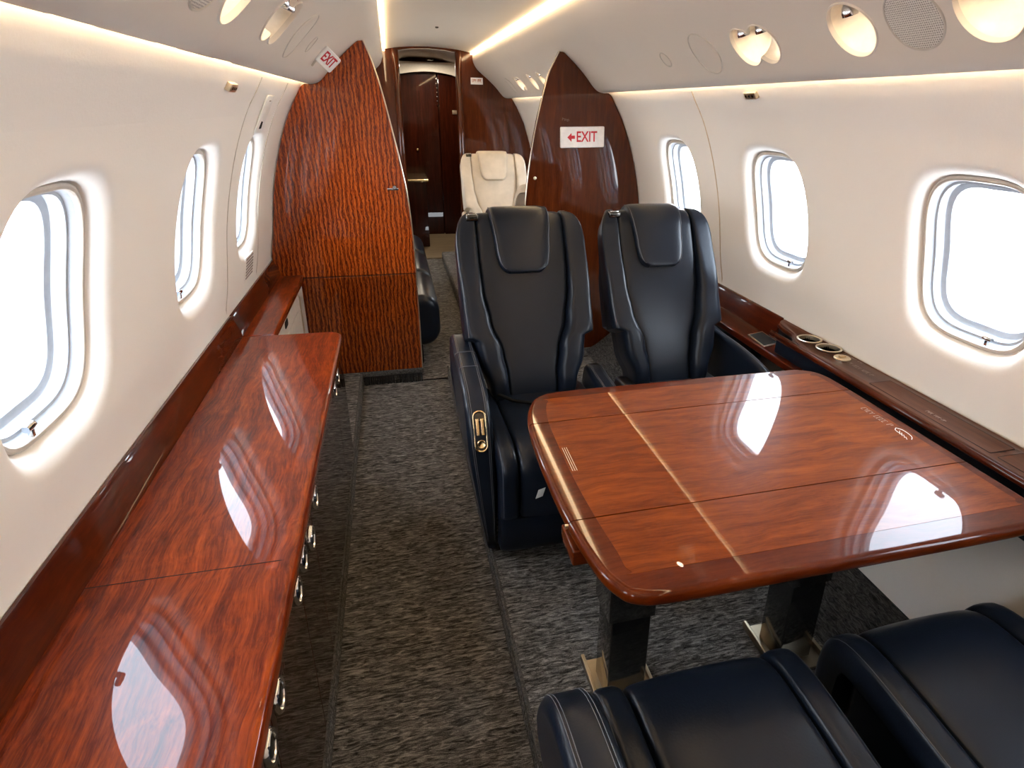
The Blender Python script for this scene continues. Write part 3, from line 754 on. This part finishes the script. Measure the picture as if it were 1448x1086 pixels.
for i, (x, y) in enumerate(CUPS):
    c = T.part('cup_holder', open_lathe([(.036, -.004), (.041, .0008), (.042, .004), (.038, .006), (.0345, .004), (.034, -.012)], (x, y, lz), 36), 'pale_gold')
    T.part('cup_well', open_lathe([(.034, -.010), (.033, -.055), (.030, -.062), (.002, -.063), (.002, -.068), (.035, -.066), (.0352, -.010)], (x, y, lz), 36), 'dark_chrome', c)
    for k in range(3): T.part('spring_clip', box(x + .004 + .008 * k, x + .008 + .008 * k, y + .026, y + .030, lz - .040, lz - .002, .0005), 'chrome', c)
c = T.part('flush_handle', lathe([(.0, .004), (.010, .004), (.017, .006), (.023, .0055), (.026, .003), (.026, 0)], (.952, 1.492, lz), (0, 0, 1), 30), 'pale_gold')
T.part('knob', box(.940, .964, 1.488, 1.497, lz + .004, lz + .010, .002), 'gold', c)
# hatch lid outline (fine groove) on ledge
def groove(P): return tube([(x, y, lz + .0003) for x, y in P], .0010, 4, True)
T.part('hatch_lid', prism(rrect(.902, .975, .915, 1.31, .004, 3), lz - .001, lz + .0012, .0005, 'z', 2), 'walnut')
T.part('hatch_gap', groove(rrect(.901, .976, .914, 1.311, .004, 3)), 'groove')
T.part('hatch_lid', prism(rrect(.902, .975, .30, .895, .004, 3), lz - .001, lz + .0012, .0005, 'z', 2), 'walnut')
T.part('hatch_gap', groove(rrect(.901, .976, .299, .896, .004, 3)), 'groove')
def ledge_marks(n, x, y, L, h, seed): return scribble(n, L, h, lambda a, b, c: (x + b, y - a, lz + .0016 + c * .3), seed)
T.part('lettering', ledge_marks(16, .949, 1.413, .12, .013, 2), 'pale_ink')
T.part('lettering', ledge_marks(10, .985, 1.462, .06, .008, 3), 'pale_ink')
T.part('lettering', ledge_marks(12, .925, 1.095, .06, .010, 4), 'pale_ink')
# forward shelf beside the seat with a little screen
T = Thing('shelf', 'lower wooden side shelf with small framed screen beside the right navy seat', 'shelf', (.93, 2.6, .60))
T.part('shelf_top', prism([(.872, 1.605), (.984, 1.605), (.984, 3.31), (.872, 3.31)], .612, cz, .006, 'z', 3), 'backsplash')
T.part('backsplash', prism([(-x, z) for x, z in reversed(bs)], 1.894, 3.318, .001, 'y', 2), 'backsplash')
T.part('body', box(.900, .955, 1.92, 3.31, .40, .612, .002), 'navy')
s = T.part('screen_frame', prism([(.885, 1.815), (.965, 1.835), (.972, 1.965), (.895, 1.945)], cz - .001, cz + .004, .001, 'z', 2), 'pale_gold')
T.part('screen', prism([(.890, 1.822), (.960, 1.840), (.966, 1.957), (.900, 1.938)], cz + .003, cz + .0048, .0004, 'z', 2), 'dark_screen', s)

# ------------------------------------------------------------------ table
tz = .70
tout = smooth_poly([(-.055, .712), (.02, .700), (.30, .699), (.72, .699), (.825, .708), (.852, .745), (.856, .90), (.857, 1.10), (.857, 1.32), (.848, 1.44), (.80, 1.487), (.72, 1.497), (.30, 1.500), (.03, 1.500), (-.045, 1.483), (-.082, 1.435), (-.108, 1.34), (-.118, 1.20), (-.120, 1.06), (-.116, .92), (-.102, .80), (-.085, .745)], 5, True)
def table_piece(y0, y1):
    def clipy(poly):
        out = poly
        for lim, above in ((y0, True), (y1, False)):
            res = []
            for i in range(len(out)):
                a, b = out[i], out[(i + 1) % len(out)]; ka = (a[1] >= lim) == above; kb = (b[1] >= lim) == above
                if ka: res.append(a)
                if ka != kb: t = (lim - a[1]) / (b[1] - a[1]); res.append((a[0] + (b[0] - a[0]) * t, lim))
            out = res
        return out
    body = prism(tout, tz - .030, tz, .013, 'z', 5)
    bm = bmesh.new()
    vs = [bm.verts.new(p) for p in body.v]
    for f in body.f:
        try: bm.faces.new([vs[i] for i in f])
        except ValueError: pass
    for lim, nrm in ((y0, -1), (y1, 1)):
        r = bmesh.ops.bisect_plane(bm, geom=bm.verts[:] + bm.edges[:] + bm.faces[:], plane_co=(0, lim, 0), plane_no=(0, nrm, 0), clear_outer=True)
        e = [g for g in r['geom_cut'] if isinstance(g, bmesh.types.BMEdge)]
        if e:
            try: bmesh.ops.edgeloop_fill(bm, edges=e)
            except Exception: pass
    bm.verts.index_update(); mb = MB(); mb.add([tuple(v.co) for v in bm.verts], [tuple(v.index for v in f.verts) for f in bm.faces]); bm.free()
    inl = [(-.045, .765), (.02, .758), (.74, .758), (.815, .772), (.822, .85), (.822, 1.36), (.80, 1.435), (.74, 1.452), (.03, 1.452), (-.03, 1.435), (-.055, 1.34), (-.062, 1.2), (-.064, 1.06), (-.060, .93), (-.052, .82)]
    inl = clipy(smooth_poly(inl, 5, True))
    field = prism(inl, tz - .0005, tz + .0004, 0, 'z')
    return mb, field
T = Thing('table', 'glossy wooden conference table with darker border between the facing navy seats', 'table', (.30, 1.03, .07))
for y0, y1 in ((.0, .9210), (.9240, 1.3190), (1.3220, 3.0)):
    b, f = table_piece(y0, y1)
    l = T.part('table_leaf', b, 'table_border', sharp=30); T.part('veneer_field', f, 'table', l)
def column(x, d=0):
    c = T.part('column', MB().merge(prism(rrect(x - .058, x + .058, .985, 1.09, .004, 3), .34, .668, .001, 'z', 2)).merge(prism(rrect(x - .048, x + .050, .991, 1.084, .004, 3), .078, .34, .001, 'z', 2)), 'black_gloss')
    p = T.part('base_plate', box(x - .075, x + .085, .955, 1.12, .071, .079, .002), 'bronze')
    for q in (x - .072, x + .078): T.part('side_rail', box(q - .005, q + .005, .95, 1.125, .076, .098, .002), 'bronze', p)
column(.068); column(.553)
T.part('apron', box(.0, .72, .80, 1.40, .652, .670, .004), 'black')
T.part('leaf_support', box(-.120, -.05, .868, .955, .636, .671, .004), 'table_border')
T.part('hinge', box(-.1215, -.112, .919, .926, .684, .692, .001), 'pale_gold')
T.part('lettering', scribble(11, .105, .016, lambda a, b, c: (.803 + b, 1.160 - a, tz + .0006 + c * .3), 5, .0007), 'pale_ink')
mk = tube(smooth_poly([(.806, 1.095, tz + .0006), (.815, 1.080, tz + .0006), (.812, 1.050, tz + .0006), (.800, 1.036, tz + .0006)], 5), .0010, 4)
mk.merge(tube(smooth_poly([(.806, 1.095, tz + .0006), (.796, 1.085, tz + .0006), (.794, 1.060, tz + .0006)], 5), .0010, 4))
for k in range(4): mk.merge(tube([(.804 - .003 * k, 1.080 - .010 * k, tz + .0006), (.792 - .001 * k, 1.066 - .009 * k, tz + .0006)], .0009, 4))
T.part('emblem', mk, 'white_ink')
mk = MB()
for k in range(3): mk.merge(tube([(-.056 + .005 * k, 1.19, tz + .0006), (-.058 + .005 * k, 1.09, tz + .0006)], .0007, 4))
T.part('etched_lines', mk, 'seam_gold')

# ------------------------------------------------------------------ seats
class Spine:
    def __init__(self, pts, n=8):
        P = smooth_poly(pts, n); self.P = P; self.s = [0.0]
        for i in range(1, len(P)): self.s.append(self.s[-1] + math.dist(P[i], P[i - 1]))
        self.L = self.s[-1]
    def at(self, v):
        v = min(max(v, 0), self.L); i = 0
        while i < len(self.s) - 2 and v > self.s[i + 1]: i += 1
        t = (v - self.s[i]) / max(1e-9, self.s[i + 1] - self.s[i]); a, b = self.P[i], self.P[i + 1]
        return a[0] + (b[0] - a[0]) * t, a[1] + (b[1] - a[1]) * t
    def frame(self, v):
        y, z = self.at(v); a = self.at(v - .012); b = self.at(v + .012); dy, dz = b[0] - a[0], b[1] - a[1]; l = math.hypot(dy, dz)
        return y, z, -dz / l, dy / l
    def pt(self, x, v, d):
        y, z, ny, nz = self.frame(v); return (x, y + ny * d, z + nz * d)
def interp(tab):
    def f(v):
        if v <= tab[0][0]: return tab[0][1]
        for (a, p), (b, q) in zip(tab[:-1], tab[1:]):
            if v <= b:
                t = (v - a) / (b - a); t = t * t * (3 - 2 * t); return p + (q - p) * t
        return tab[-1][1]
    return f
def pad(sp, L, R, v0, v1, Tk, D, nu=22, nv=40, na=5.0, nw=7.0, crown=0.0):
    """closed upholstered pad along a spine; L,R edges(v); Tk front height(v,a); D back depth(v)"""
    mb = MB(); front = []; back = []
    q = lambda x, n: max(0.0, 1 - abs(x) ** n) ** (1 / n)
    tk = Tk if callable(Tk) else (lambda v, a: Tk); dd = D if callable(D) else (lambda v: D)
    for i in range(nv + 1):
        w = -cos(pi * i / nv); w = 0.5 * w + 0.5 * (2 * i / nv - 1) if 0 < i < nv else w
        v = v0 + (v1 - v0) * (w + 1) / 2; l, r = L(v), R(v); fr = []; bk = []
        for j in range(nu + 1):
            a = -cos(pi * j / nu); x = l + (r - l) * (a + 1) / 2
            base = -dd(v); d = base + (tk(v, a) + crown * (1 - a * a) - base) * q(a, na(v) if callable(na) else na) * q(w, nw)
            fr.append(sp.pt(x, v, d)); bk.append(sp.pt(x, v, base))
        front.append(fr); back.append(bk)
    mb.grid(front); mb.grid(back); return mb

BACK = Spine([(.43, .34), (.455, .42), (.50, .53), (.555, .66), (.625, .82), (.685, .935), (.708, .970), (.734, .991), (.764, .996), (.792, .982), (.806, .945), (.813, .895)])
CUSH = Spine([(.030, .055), (.010, .14), (.000, .24), (.000, .33), (.008, .372), (.030, .400), (.075, .412), (.16, .412), (.30, .402), (.48, .390), (.56, .384)])
half = interp([(0, .092), (.14, .096), (.22, .110), (.34, .148), (.45, .167), (.55, .172), (1, .172)])
vt = .718
def outer(v):
    w = interp([(0, .150), (.10, .170), (.20, .207), (.268, .214), (.285, .2535), (.4, .256), (.6, .256), (1, .252)])(v)
    if v > vt - .105: t = min(1, (v - vt + .105) / .125); w -= .055 * (1 - sqrt(max(0, 1 - t * t)))
    return w
VEND = BACK.L - .012
def make_seat(name, label, cat, arms, leather_, thread, group, wide=0.0, control=False, belt=True, tag=False, guide=True, pod_off=0.0, pod_fwd=0.0):
    """arms: dict side(-1/+1) -> 'pod' | 'low' | 'plain'; built facing -y at the origin"""
    T = Thing(name, label, cat, (0, 0, 0), group)
    k = 1 + wide
    for sx in (-1, 1): pass
    ctr = T.part('backrest', pad(BACK, lambda v: -half(v) * k, lambda v: half(v) * k, .0, VEND - .03, lambda v, a: .012 + .004 * sin(v * 9), lambda v: .03, 26, 60, 12, 40), leather_, doubles=True)
    bt = interp([(0, .02), (.12, .056), (.26, .064), (.42, .046), (.60, .022), (.8, .015)])
    for sx in (-1, 1):
        b = T.part('bolster', pad(BACK, lambda v: sx * (half(v) + .0015) * k, lambda v: sx * outer(v) * k, .0, VEND - .03, lambda v, a: bt(v), lambda v: .035, 16, 70, interp([(0, 4.0), (.4, 4.5), (.6, 8), (.7, 10)]), 40), leather_, doubles=True)
        pth = [BACK.pt(sx * (outer(v) - .013) * k, v, bt(v) * .86 + .001) for v in [.285 + (VEND - .12 - .285) * i / 40 for i in range(41)]]
        T.part('stitching', tube(pth, .0009, 4), thread, b)
    T.part('back_shell', pad(BACK, lambda v: -outer(v) * .985 * k, lambda v: outer(v) * .985 * k, .0, VEND, lambda v, a: -.012, interp([(0, .10), (.45, .085), (.60, .05), (.72, .032), (1, .03)]), 12, 40, 8, 20), leather_, doubles=True)
    hw = interp([(.50, .092), (.54, .099), (.60, .107), (.72, .119), (1, .124)])
    def hwr(v):
        w = hw(v)
        if v < .560: t = (.560 - v) / .055; w -= .045 * (1 - sqrt(max(0, 1 - min(1, t) ** 2)))
        return w
    h = T.part('headrest', pad(BACK, lambda v: -hwr(v) * k, lambda v: hwr(v) * k, .507, VEND - .06, lambda v, a: .036, lambda v: .0, 22, 44, 7, 14), leather_, doubles=True)
    vv = [VEND - .10 - (VEND - .10 - .522) * i / 26 for i in range(27)]
    loop = [BACK.pt(-(hwr(v) - .006) * k, v, .0325) for v in vv] + [BACK.pt((hwr(v) - .006) * k, v, .0325) for v in reversed(vv)]
    T.part('stitching', tube(loop, .0009, 4), thread, h)
    if guide:
        g = BACK.pt(-.185 * k, vt - .005, .02)
        gd = T.part('belt_guide', box(g[0] - .022, g[0] + .022, g[1] - .014, g[1] + .014, g[2] - .012, g[2] + .010, .004), 'dark_chrome')
        T.part('clip', box(g[0] - .014, g[0] + .016, g[1] - .008, g[1] + .010, g[2] + .008, g[2] + .014, .002), 'chrome', gd)
    vk = .155      # seam between leg panel and cushion
    lp = T.part('leg_panel', pad(CUSH, lambda v: -.214 * k, lambda v: .214 * k, .0, vk, .008, .05, 22, 14, 9, 6), leather_, doubles=True)
    c = T.part('seat_cushion', pad(CUSH, lambda v: -.150 * k, lambda v: .150 * k, vk + .003, CUSH.L, lambda v, a: .014, lambda v: .03, 26, 56, 12, 24, .006), leather_, doubles=True)
    for sx in (-1, 1):
        cb = T.part('cushion_bolster', pad(CUSH, lambda v: sx * .152 * k, lambda v: sx * .216 * k, vk + .003, CUSH.L - .02, lambda v, a: .020, lambda v: .045, 14, 50, 4.5, 16), leather_, doubles=True)
        pth = [CUSH.pt(sx * .207 * k, v, .0155) for v in [vk + .02 + (CUSH.L - .08 - vk) * i / 40 for i in range(41)]]
        T.part('stitching', tube(pth, .0009, 4), thread, cb)
    T.part('seat_pan', box(-.205 * k, .205 * k, .06, .50, .10, .37, .02, .03), leather_)
    T.part('base', box(-.16 * k, .16 * k, .10, .46, .0, .10, .01, .02), 'black')
    if belt:
        bp = T.part('seat_belt', tube([(-.15 * k, .42, .43), (-.10 * k, .36, .428), (-.03 * k, .32, .430), (.02, .31, .431)], .007, 6), 'black')
        T.part('buckle', box(.0, .035, .285, .335, .424, .440, .004), 'dark_chrome', bp)
    if tag: T.part('paper_tag', box(-.095, -.073, -.020, -.0165, .288, .318, .0005).xform(lambda x, y, z: (x + (z - .30) * .3, y, z + (x + .08) * .3)), 'white_ink', c)
    for side, kind in arms.items():
        if kind == 'pod':
            ol = smooth_poly([(.66, .57), (.60, .588), (.46, .578), (.31, .566), (.20, .545), (.135, .50), (.098, .435), (.085, .36), (.080, .24), (.084, .12), (.10, .045), (.13, .022), (.45, .022), (.58, .10), (.66, .30), (.685, .46)], 4, True)
            ol = [(y - pod_fwd * max(0, min(1, (.66 - y) / .40)), z) for y, z in ol]
            x0, x1 = (.220 + pod_off) * k, (.306 + pod_off) * k
        elif kind == 'low':
            ol = smooth_poly([(.52, .47), (.40, .475), (.22, .465), (.12, .44), (.08, .38), (.085, .25), (.11, .16), (.45, .16), (.54, .30)], 4, True)
            x0, x1 = .219 * k, .292 * k
        else:
            ol = smooth_poly([(.66, .56), (.50, .562), (.30, .556), (.16, .53), (.11, .46), (.09, .30), (.10, .22), (.45, .22), (.60, .26), (.68, .42)], 4, True)
            x0, x1 = (.219 + pod_off) * k, (.262 + pod_off) * k
        A = prism(ol, x0, x1, .020, 'x', 6)
        if kind == 'pod': A.xform(lambda x, y, z: (x0 + (x - x0) * (1 - .62 * max(0, min(1, (.42 - z) / .40)) ** 1.2), y, z))
        A.xform(lambda x, y, z: (side * x, y, z))
        a = T.part('armrest', A, leather_)
        # top seams
        out2 = inset(ol, -.0006)
        n = len(out2); seq = [p for p in out2 if p[1] > .12 and p[0] < .62]
        def fx(x, z): return side * (x0 + (x - x0) * (1 - (.62 * max(0, min(1, (.42 - z) / .40)) ** 1.2 if kind == 'pod' else 0)))
        idx = list(range(n))
        run = [out2[i] for i in range(0, 4 * 10)] if kind == 'pod' else [out2[i] for i in range(0, 4 * 5)]
        for xx in (x0 + .0135, x0 + .0190, x1 - .0135, x1 - .0190):
            T.part('stitching', tube([(fx(xx, z), y, z) for y, z in run], .0007, 4), thread, a)
        if kind == 'pod':
            for yy in (.47, .36):
                zt = max(z for y, z in ol if abs(y - yy) < .06)
                T.part('cross_seam', tube([(side * (x0 + .004 + (x1 - x0 - .008) * i / 10), yy, zt - .0004 - (.010 if i in (0, 10) else .002 if i in (1, 9) else 0)) for i in range(11)], .0011, 5), thread, a)
        if control and kind == 'pod':
            # recessed control plate on the front slope of the armrest
            A0 = Vector((.150, .515)); B0 = Vector((.092, .395)); dv = (B0 - A0); Lc = dv.length; dv.normalize(); nv = Vector((-(-dv.y), -dv.x))
            nv = Vector((dv.y, -dv.x)); nv = nv if nv.x < 0 else -nv
            cx = (x0 + x1) / 2 * side; mid = (A0 + B0) / 2
            fn = lambda u, w, h: (cx + u, mid.x - dv.x * w + nv.x * (h + .006), mid.y - dv.y * w + nv.y * (h + .006))
            st = rrect(-.0185, .0185, -.060, .062, .018, 8)
            cpn = T.part('control_plate', prism(st, -.004, .004, .002, 'z', 3).xform(fn), 'dark_chrome', a)
            T.part('plate_rim', tube([(x, y, .004) for x, y in st], .0036, 8, True).xform(fn), 'gold', a)
            for q in (-.0075, .0075): T.part('switch', prism(rrect(q - .0052, q + .0052, -.012, .040, .002, 3), .003, .010, .002, 'z', 3).xform(fn), 'gold', a)
            T.part('knob', lathe([(.013, .003), (.0135, .008), (.011, .011), (.008, .009), (0, .009)], (0, -.038, 0), (0, 0, 1), 22).xform(fn), 'gold', a)
    return T.o

g1 = 'navy leather seats at the table'
s1 = make_seat('cabin_seat', 'navy leather seat by the aisle beyond the table, gold controls on its armrest', 'seat', {-1: 'pod', 1: 'low'}, 'navy', 'navy_thread', g1, control=True, tag=True, wide=-.06, pod_off=-.006)
s1.location = (.045, 1.50, .07)
s2 = make_seat('cabin_seat', 'navy leather seat beside the right wall on the far side of the table', 'seat', {1: 'plain'}, 'navy', 'navy_thread', g1, belt=False, wide=-.105, pod_off=.028)
s2.location = (.580, 1.50, .07)
s3 = make_seat('cabin_seat', 'near navy leather seat by the aisle, only its cushion and left armrest showing', 'seat', {1: 'pod'}, 'navy', 'navy_thread', g1, belt=False, guide=False, pod_off=.022, wide=-.05, pod_fwd=.066)
s3.location = (.082, .735, .07); s3.rotation_euler = (0, 0, pi)
s4 = make_seat('cabin_seat', 'near navy leather seat beside the right wall, only its cushion showing', 'seat', {-1: 'plain'}, 'navy', 'navy_thread', g1, belt=False, guide=False, wide=-.05)
s4.location = (.585, .735, .07); s4.rotation_euler = (0, 0, pi)
g2 = 'cream leather seats in the forward cabin'
c1 = make_seat('cabin_seat', 'cream leather seat facing aft, seen between the two wooden bulkheads', 'seat', {1: 'plain', -1: 'plain'}, 'cream_leather', 'cream_thread', g2, wide=.04)
c1.location = (.40, 4.42, .08)
c2 = copy_tree(c1, (.560, 4.33, .075), pi, 'cream leather seat turned away, its rounded back peeking past the right bulkhead')

c2.scale = (.94, .94, .94)
# divan in the forward cabin
T = Thing('divan', 'long navy leather divan along the left side of the forward cabin', 'divan', (-.55, 4.4, 0))
T.part('base', box(-.80, -.30, 3.45, 5.35, .0, .16, .01), 'black')
for k in range(3):
    y0 = 3.42 + .64 * k
    T.part('seat_cushion', prism(rrect(-.82, -.19, .12, .43, .10, 8), y0, y0 + .63, .05, 'y', 6), 'navy')
    T.part('back_cushion', prism(smooth_poly([(-.86, .40), (-.70, .42), (-.64, .52), (-.70, .80), (-.78, .86), (-.86, .80), (-.89, .60)], 5, True), y0, y0 + .63, .04, 'y', 5), 'navy')

# ------------------------------------------------------------------ far bulkhead, doorway and vestibule
arch = [(.248, .0), (.248, 1.895)]
def front_wall():
    """wooden wall across the cabin at Y1 with an arched doorway"""
    mb = MB(); 
    for sgn, xin in ((1, .247), (-1, -.272)):
        P = [(sgn * (wall_x(z) - .002), z) for z in [0.0, .1, .3, .5, .7, .9, 1.1, 1.3, 1.45, 1.512]] + [(sgn * .62, 1.70), (sgn * .52, 1.85), (sgn * .40, 1.95), (xin, 1.95), (xin, 0.0)]
        mb.merge(prism(P, Y1, Y1 + .05, .0, 'y'))
    mb.merge(prism([(-.272, 1.898), (-.15, 1.915), (0, 1.921), (.15, 1.913), (.247, 1.898), (.247, 1.97), (-.272, 1.97)], Y1, Y1 + .05, 0, 'y'))
    return mb
struct('wall_front', front_wall(), 'bulkhead')
for nm, x in (('trim_9', -.292), ('trim_10', .268)):
    struct(nm, prism(rrect(x - .030, x + .030, Y1 - .035, Y1 + .05, .028, 8), 0.0, 1.905, .001, 'z', 2), 'bulkhead')
# vestibule shell
V0 = Y1 + .05
mb = MB(); mb.grid([[(-.62, V0, z), (-.62, YV - .03, z)] for z in (0.0, .9, 1.95)])
struct('wall_vestibule_left', mb, 'door_wood')
mb = MB(); mb.grid([[(.50, V0, z), (.50, YV - .03, z)] for z in (0.0, .9, 1.95)])
struct('wall_vestibule_right', mb, 'door_wood')
struct('wall_vestibule_front', box(-.62, .50, YV - .04, YV - .01, 0.0, 1.95, .001), 'door_wood')
mb = MB(); mb.add([(x, YV, z) for x, z in full], [tuple(range(len(full)))]); struct('wall_end', mb, 'wall')
va = smooth_poly([(-.62, 1.70), (-.45, 1.80), (-.2, 1.915), (0, 1.93), (.2, 1.915), (.38, 1.86), (.50, 1.78)], 5)
mb = MB(); mb.grid([[(x, y, z) for x, z in va] for y in (V0, YV - .03)])
struct('ceiling_vestibule', mb, 'cream_panel')
mb = prism(smooth_poly([(-.30, 1.745), (-.1, 1.775), (.1, 1.785), (.30, 1.76), (.42, 1.72)], 4) + [(.42, 1.88), (-.30, 1.88)], 7.35, 7.40, .004, 'y', 2)
struct('trim_11', mb, 'cream_panel')
# two-leaf door at the far end
dj = struct('door_1', prism([(-.29, .012), (.155, .012), (.155, 1.80), (-.29, 1.78)], 7.46, 7.50, .004, 'y', 2), 'door_wood')
struct('door_handle', lathe([(0, .02), (.012, .018), (.016, .008), (.010, 0)], (-.10, 7.46, .98), (0, -1, 0), 16), 'gold', dj)
d2 = struct('door_2', prism([(.165, .012), (.46, .012), (.46, 1.76), (.165, 1.80)], 7.44, 7.50, .004, 'y', 2), 'door_wood')
hn = MB()
for k in range(7): hn.merge(lathe([(0, .004), (.006, .004), (.007, 0)], (.150, 7.455, 1.45 + .045 * k), (0, -1, 0), 10))
struct('hinge_pins', hn, 'chrome', dj)
struct('latch_plate', box(.31, .38, 7.43, 7.442, 1.36, 1.40, .001), 'pale_gold', d2)
single('ceiling_light', lathe([(0, 0), (.03, 0), (.035, .006), (.035, .010)], (.06, 6.95, 1.872), (0, 0, 1), 20), 'dark_chrome', 'small round fixture in the ceiling beyond the far doorway', 'ceiling light', (.06, 6.95, 1.872))
vl = bpy.data.lights.new('vestibule_lamp', 'AREA'); vl.shape = 'DISK'; vl.size = .07; vl.energy = 5.0; vl.color = (1.0, .86, .66)
vo = bpy.data.objects.new('vestibule_lamp', vl); COL.objects.link(vo); vo.location = (.06, 6.95, 1.868)
T = Thing('galley_cabinet', 'dark low cabinet with a brass tray top, left inside the far doorway', 'cabinet', (-.40, 7.0, .012))
T.part('body', box(-.60, -.06, 6.75, 7.40, .012, .70, .006), 'door_wood')
T.part('tray_top', box(-.605, -.035, 6.745, 7.41, .70, .725, .006), 'gold')

# ------------------------------------------------------------------ world, lights, camera
w = bpy.data.worlds.new('sky'); SC.world = w; w.use_nodes = True
nt = w.node_tree; nt.nodes.clear()
wo = nt.nodes.new('ShaderNodeOutputWorld'); bg = nt.nodes.new('ShaderNodeBackground')
tc = nt.nodes.new('ShaderNodeTexCoord'); sp = nt.nodes.new('ShaderNodeSeparateXYZ')
nt.links.new(tc.outputs['Generated'], sp.inputs[0])
mr = nt.nodes.new('ShaderNodeMapRange'); mr.inputs[1].default_value = -1; mr.inputs[2].default_value = 1
nt.links.new(sp.outputs['Z'], mr.inputs[0])
cr = ramp(nt, mr.outputs[0], [(0.0, (.62, .64, .66)), (.46, (.86, .90, .95)), (.52, (1.0, 1.0, 1.0)), (.75, (.78, .88, 1.0)), (1.0, (.62, .79, 1.0))])
nt.links.new(cr.outputs[0], bg.inputs[0]); bg.inputs[1].default_value = 8.2
nt.links.new(bg.outputs[0], wo.inputs[0])

f, cx, cy = 853.0, 792.0, 507.0
yw, pt, rl = radians(15.24), radians(22.47), radians(1.25)
fwd = Vector((sin(yw) * cos(pt), cos(yw) * cos(pt), -sin(pt))); rt = Vector((cos(yw), -sin(yw), 0)); upv = rt.cross(fwd)
R2 = cos(rl) * rt + sin(rl) * upv; U2 = -sin(rl) * rt + cos(rl) * upv
cam = bpy.data.cameras.new('camera'); co = bpy.data.objects.new('camera', cam); COL.objects.link(co)
mw = Matrix.Identity(4)
for i in range(3):
    mw[i][0] = R2[i]; mw[i][1] = U2[i]; mw[i][2] = -fwd[i]
mw[0][3], mw[1][3], mw[2][3] = -.39, 0.0, 1.44
co.matrix_world = mw
cam.sensor_width = 36.0; cam.lens = f / 1448 * 36.0
cam.shift_x = (724 - cx) / 1448; cam.shift_y = (cy - 543) / 1448
cam.clip_start = .01
SC.camera = co
SC.view_settings.view_transform = 'Standard'; SC.view_settings.look = 'None'
SC.view_settings.gamma = 1.0; SC.view_settings.use_curve_mapping = False
SC.view_settings.exposure = 1.30
SC.cycles.max_bounces = 10; SC.cycles.diffuse_bounces = 6; SC.cycles.glossy_bounces = 5; SC.cycles.transparent_max_bounces = 8
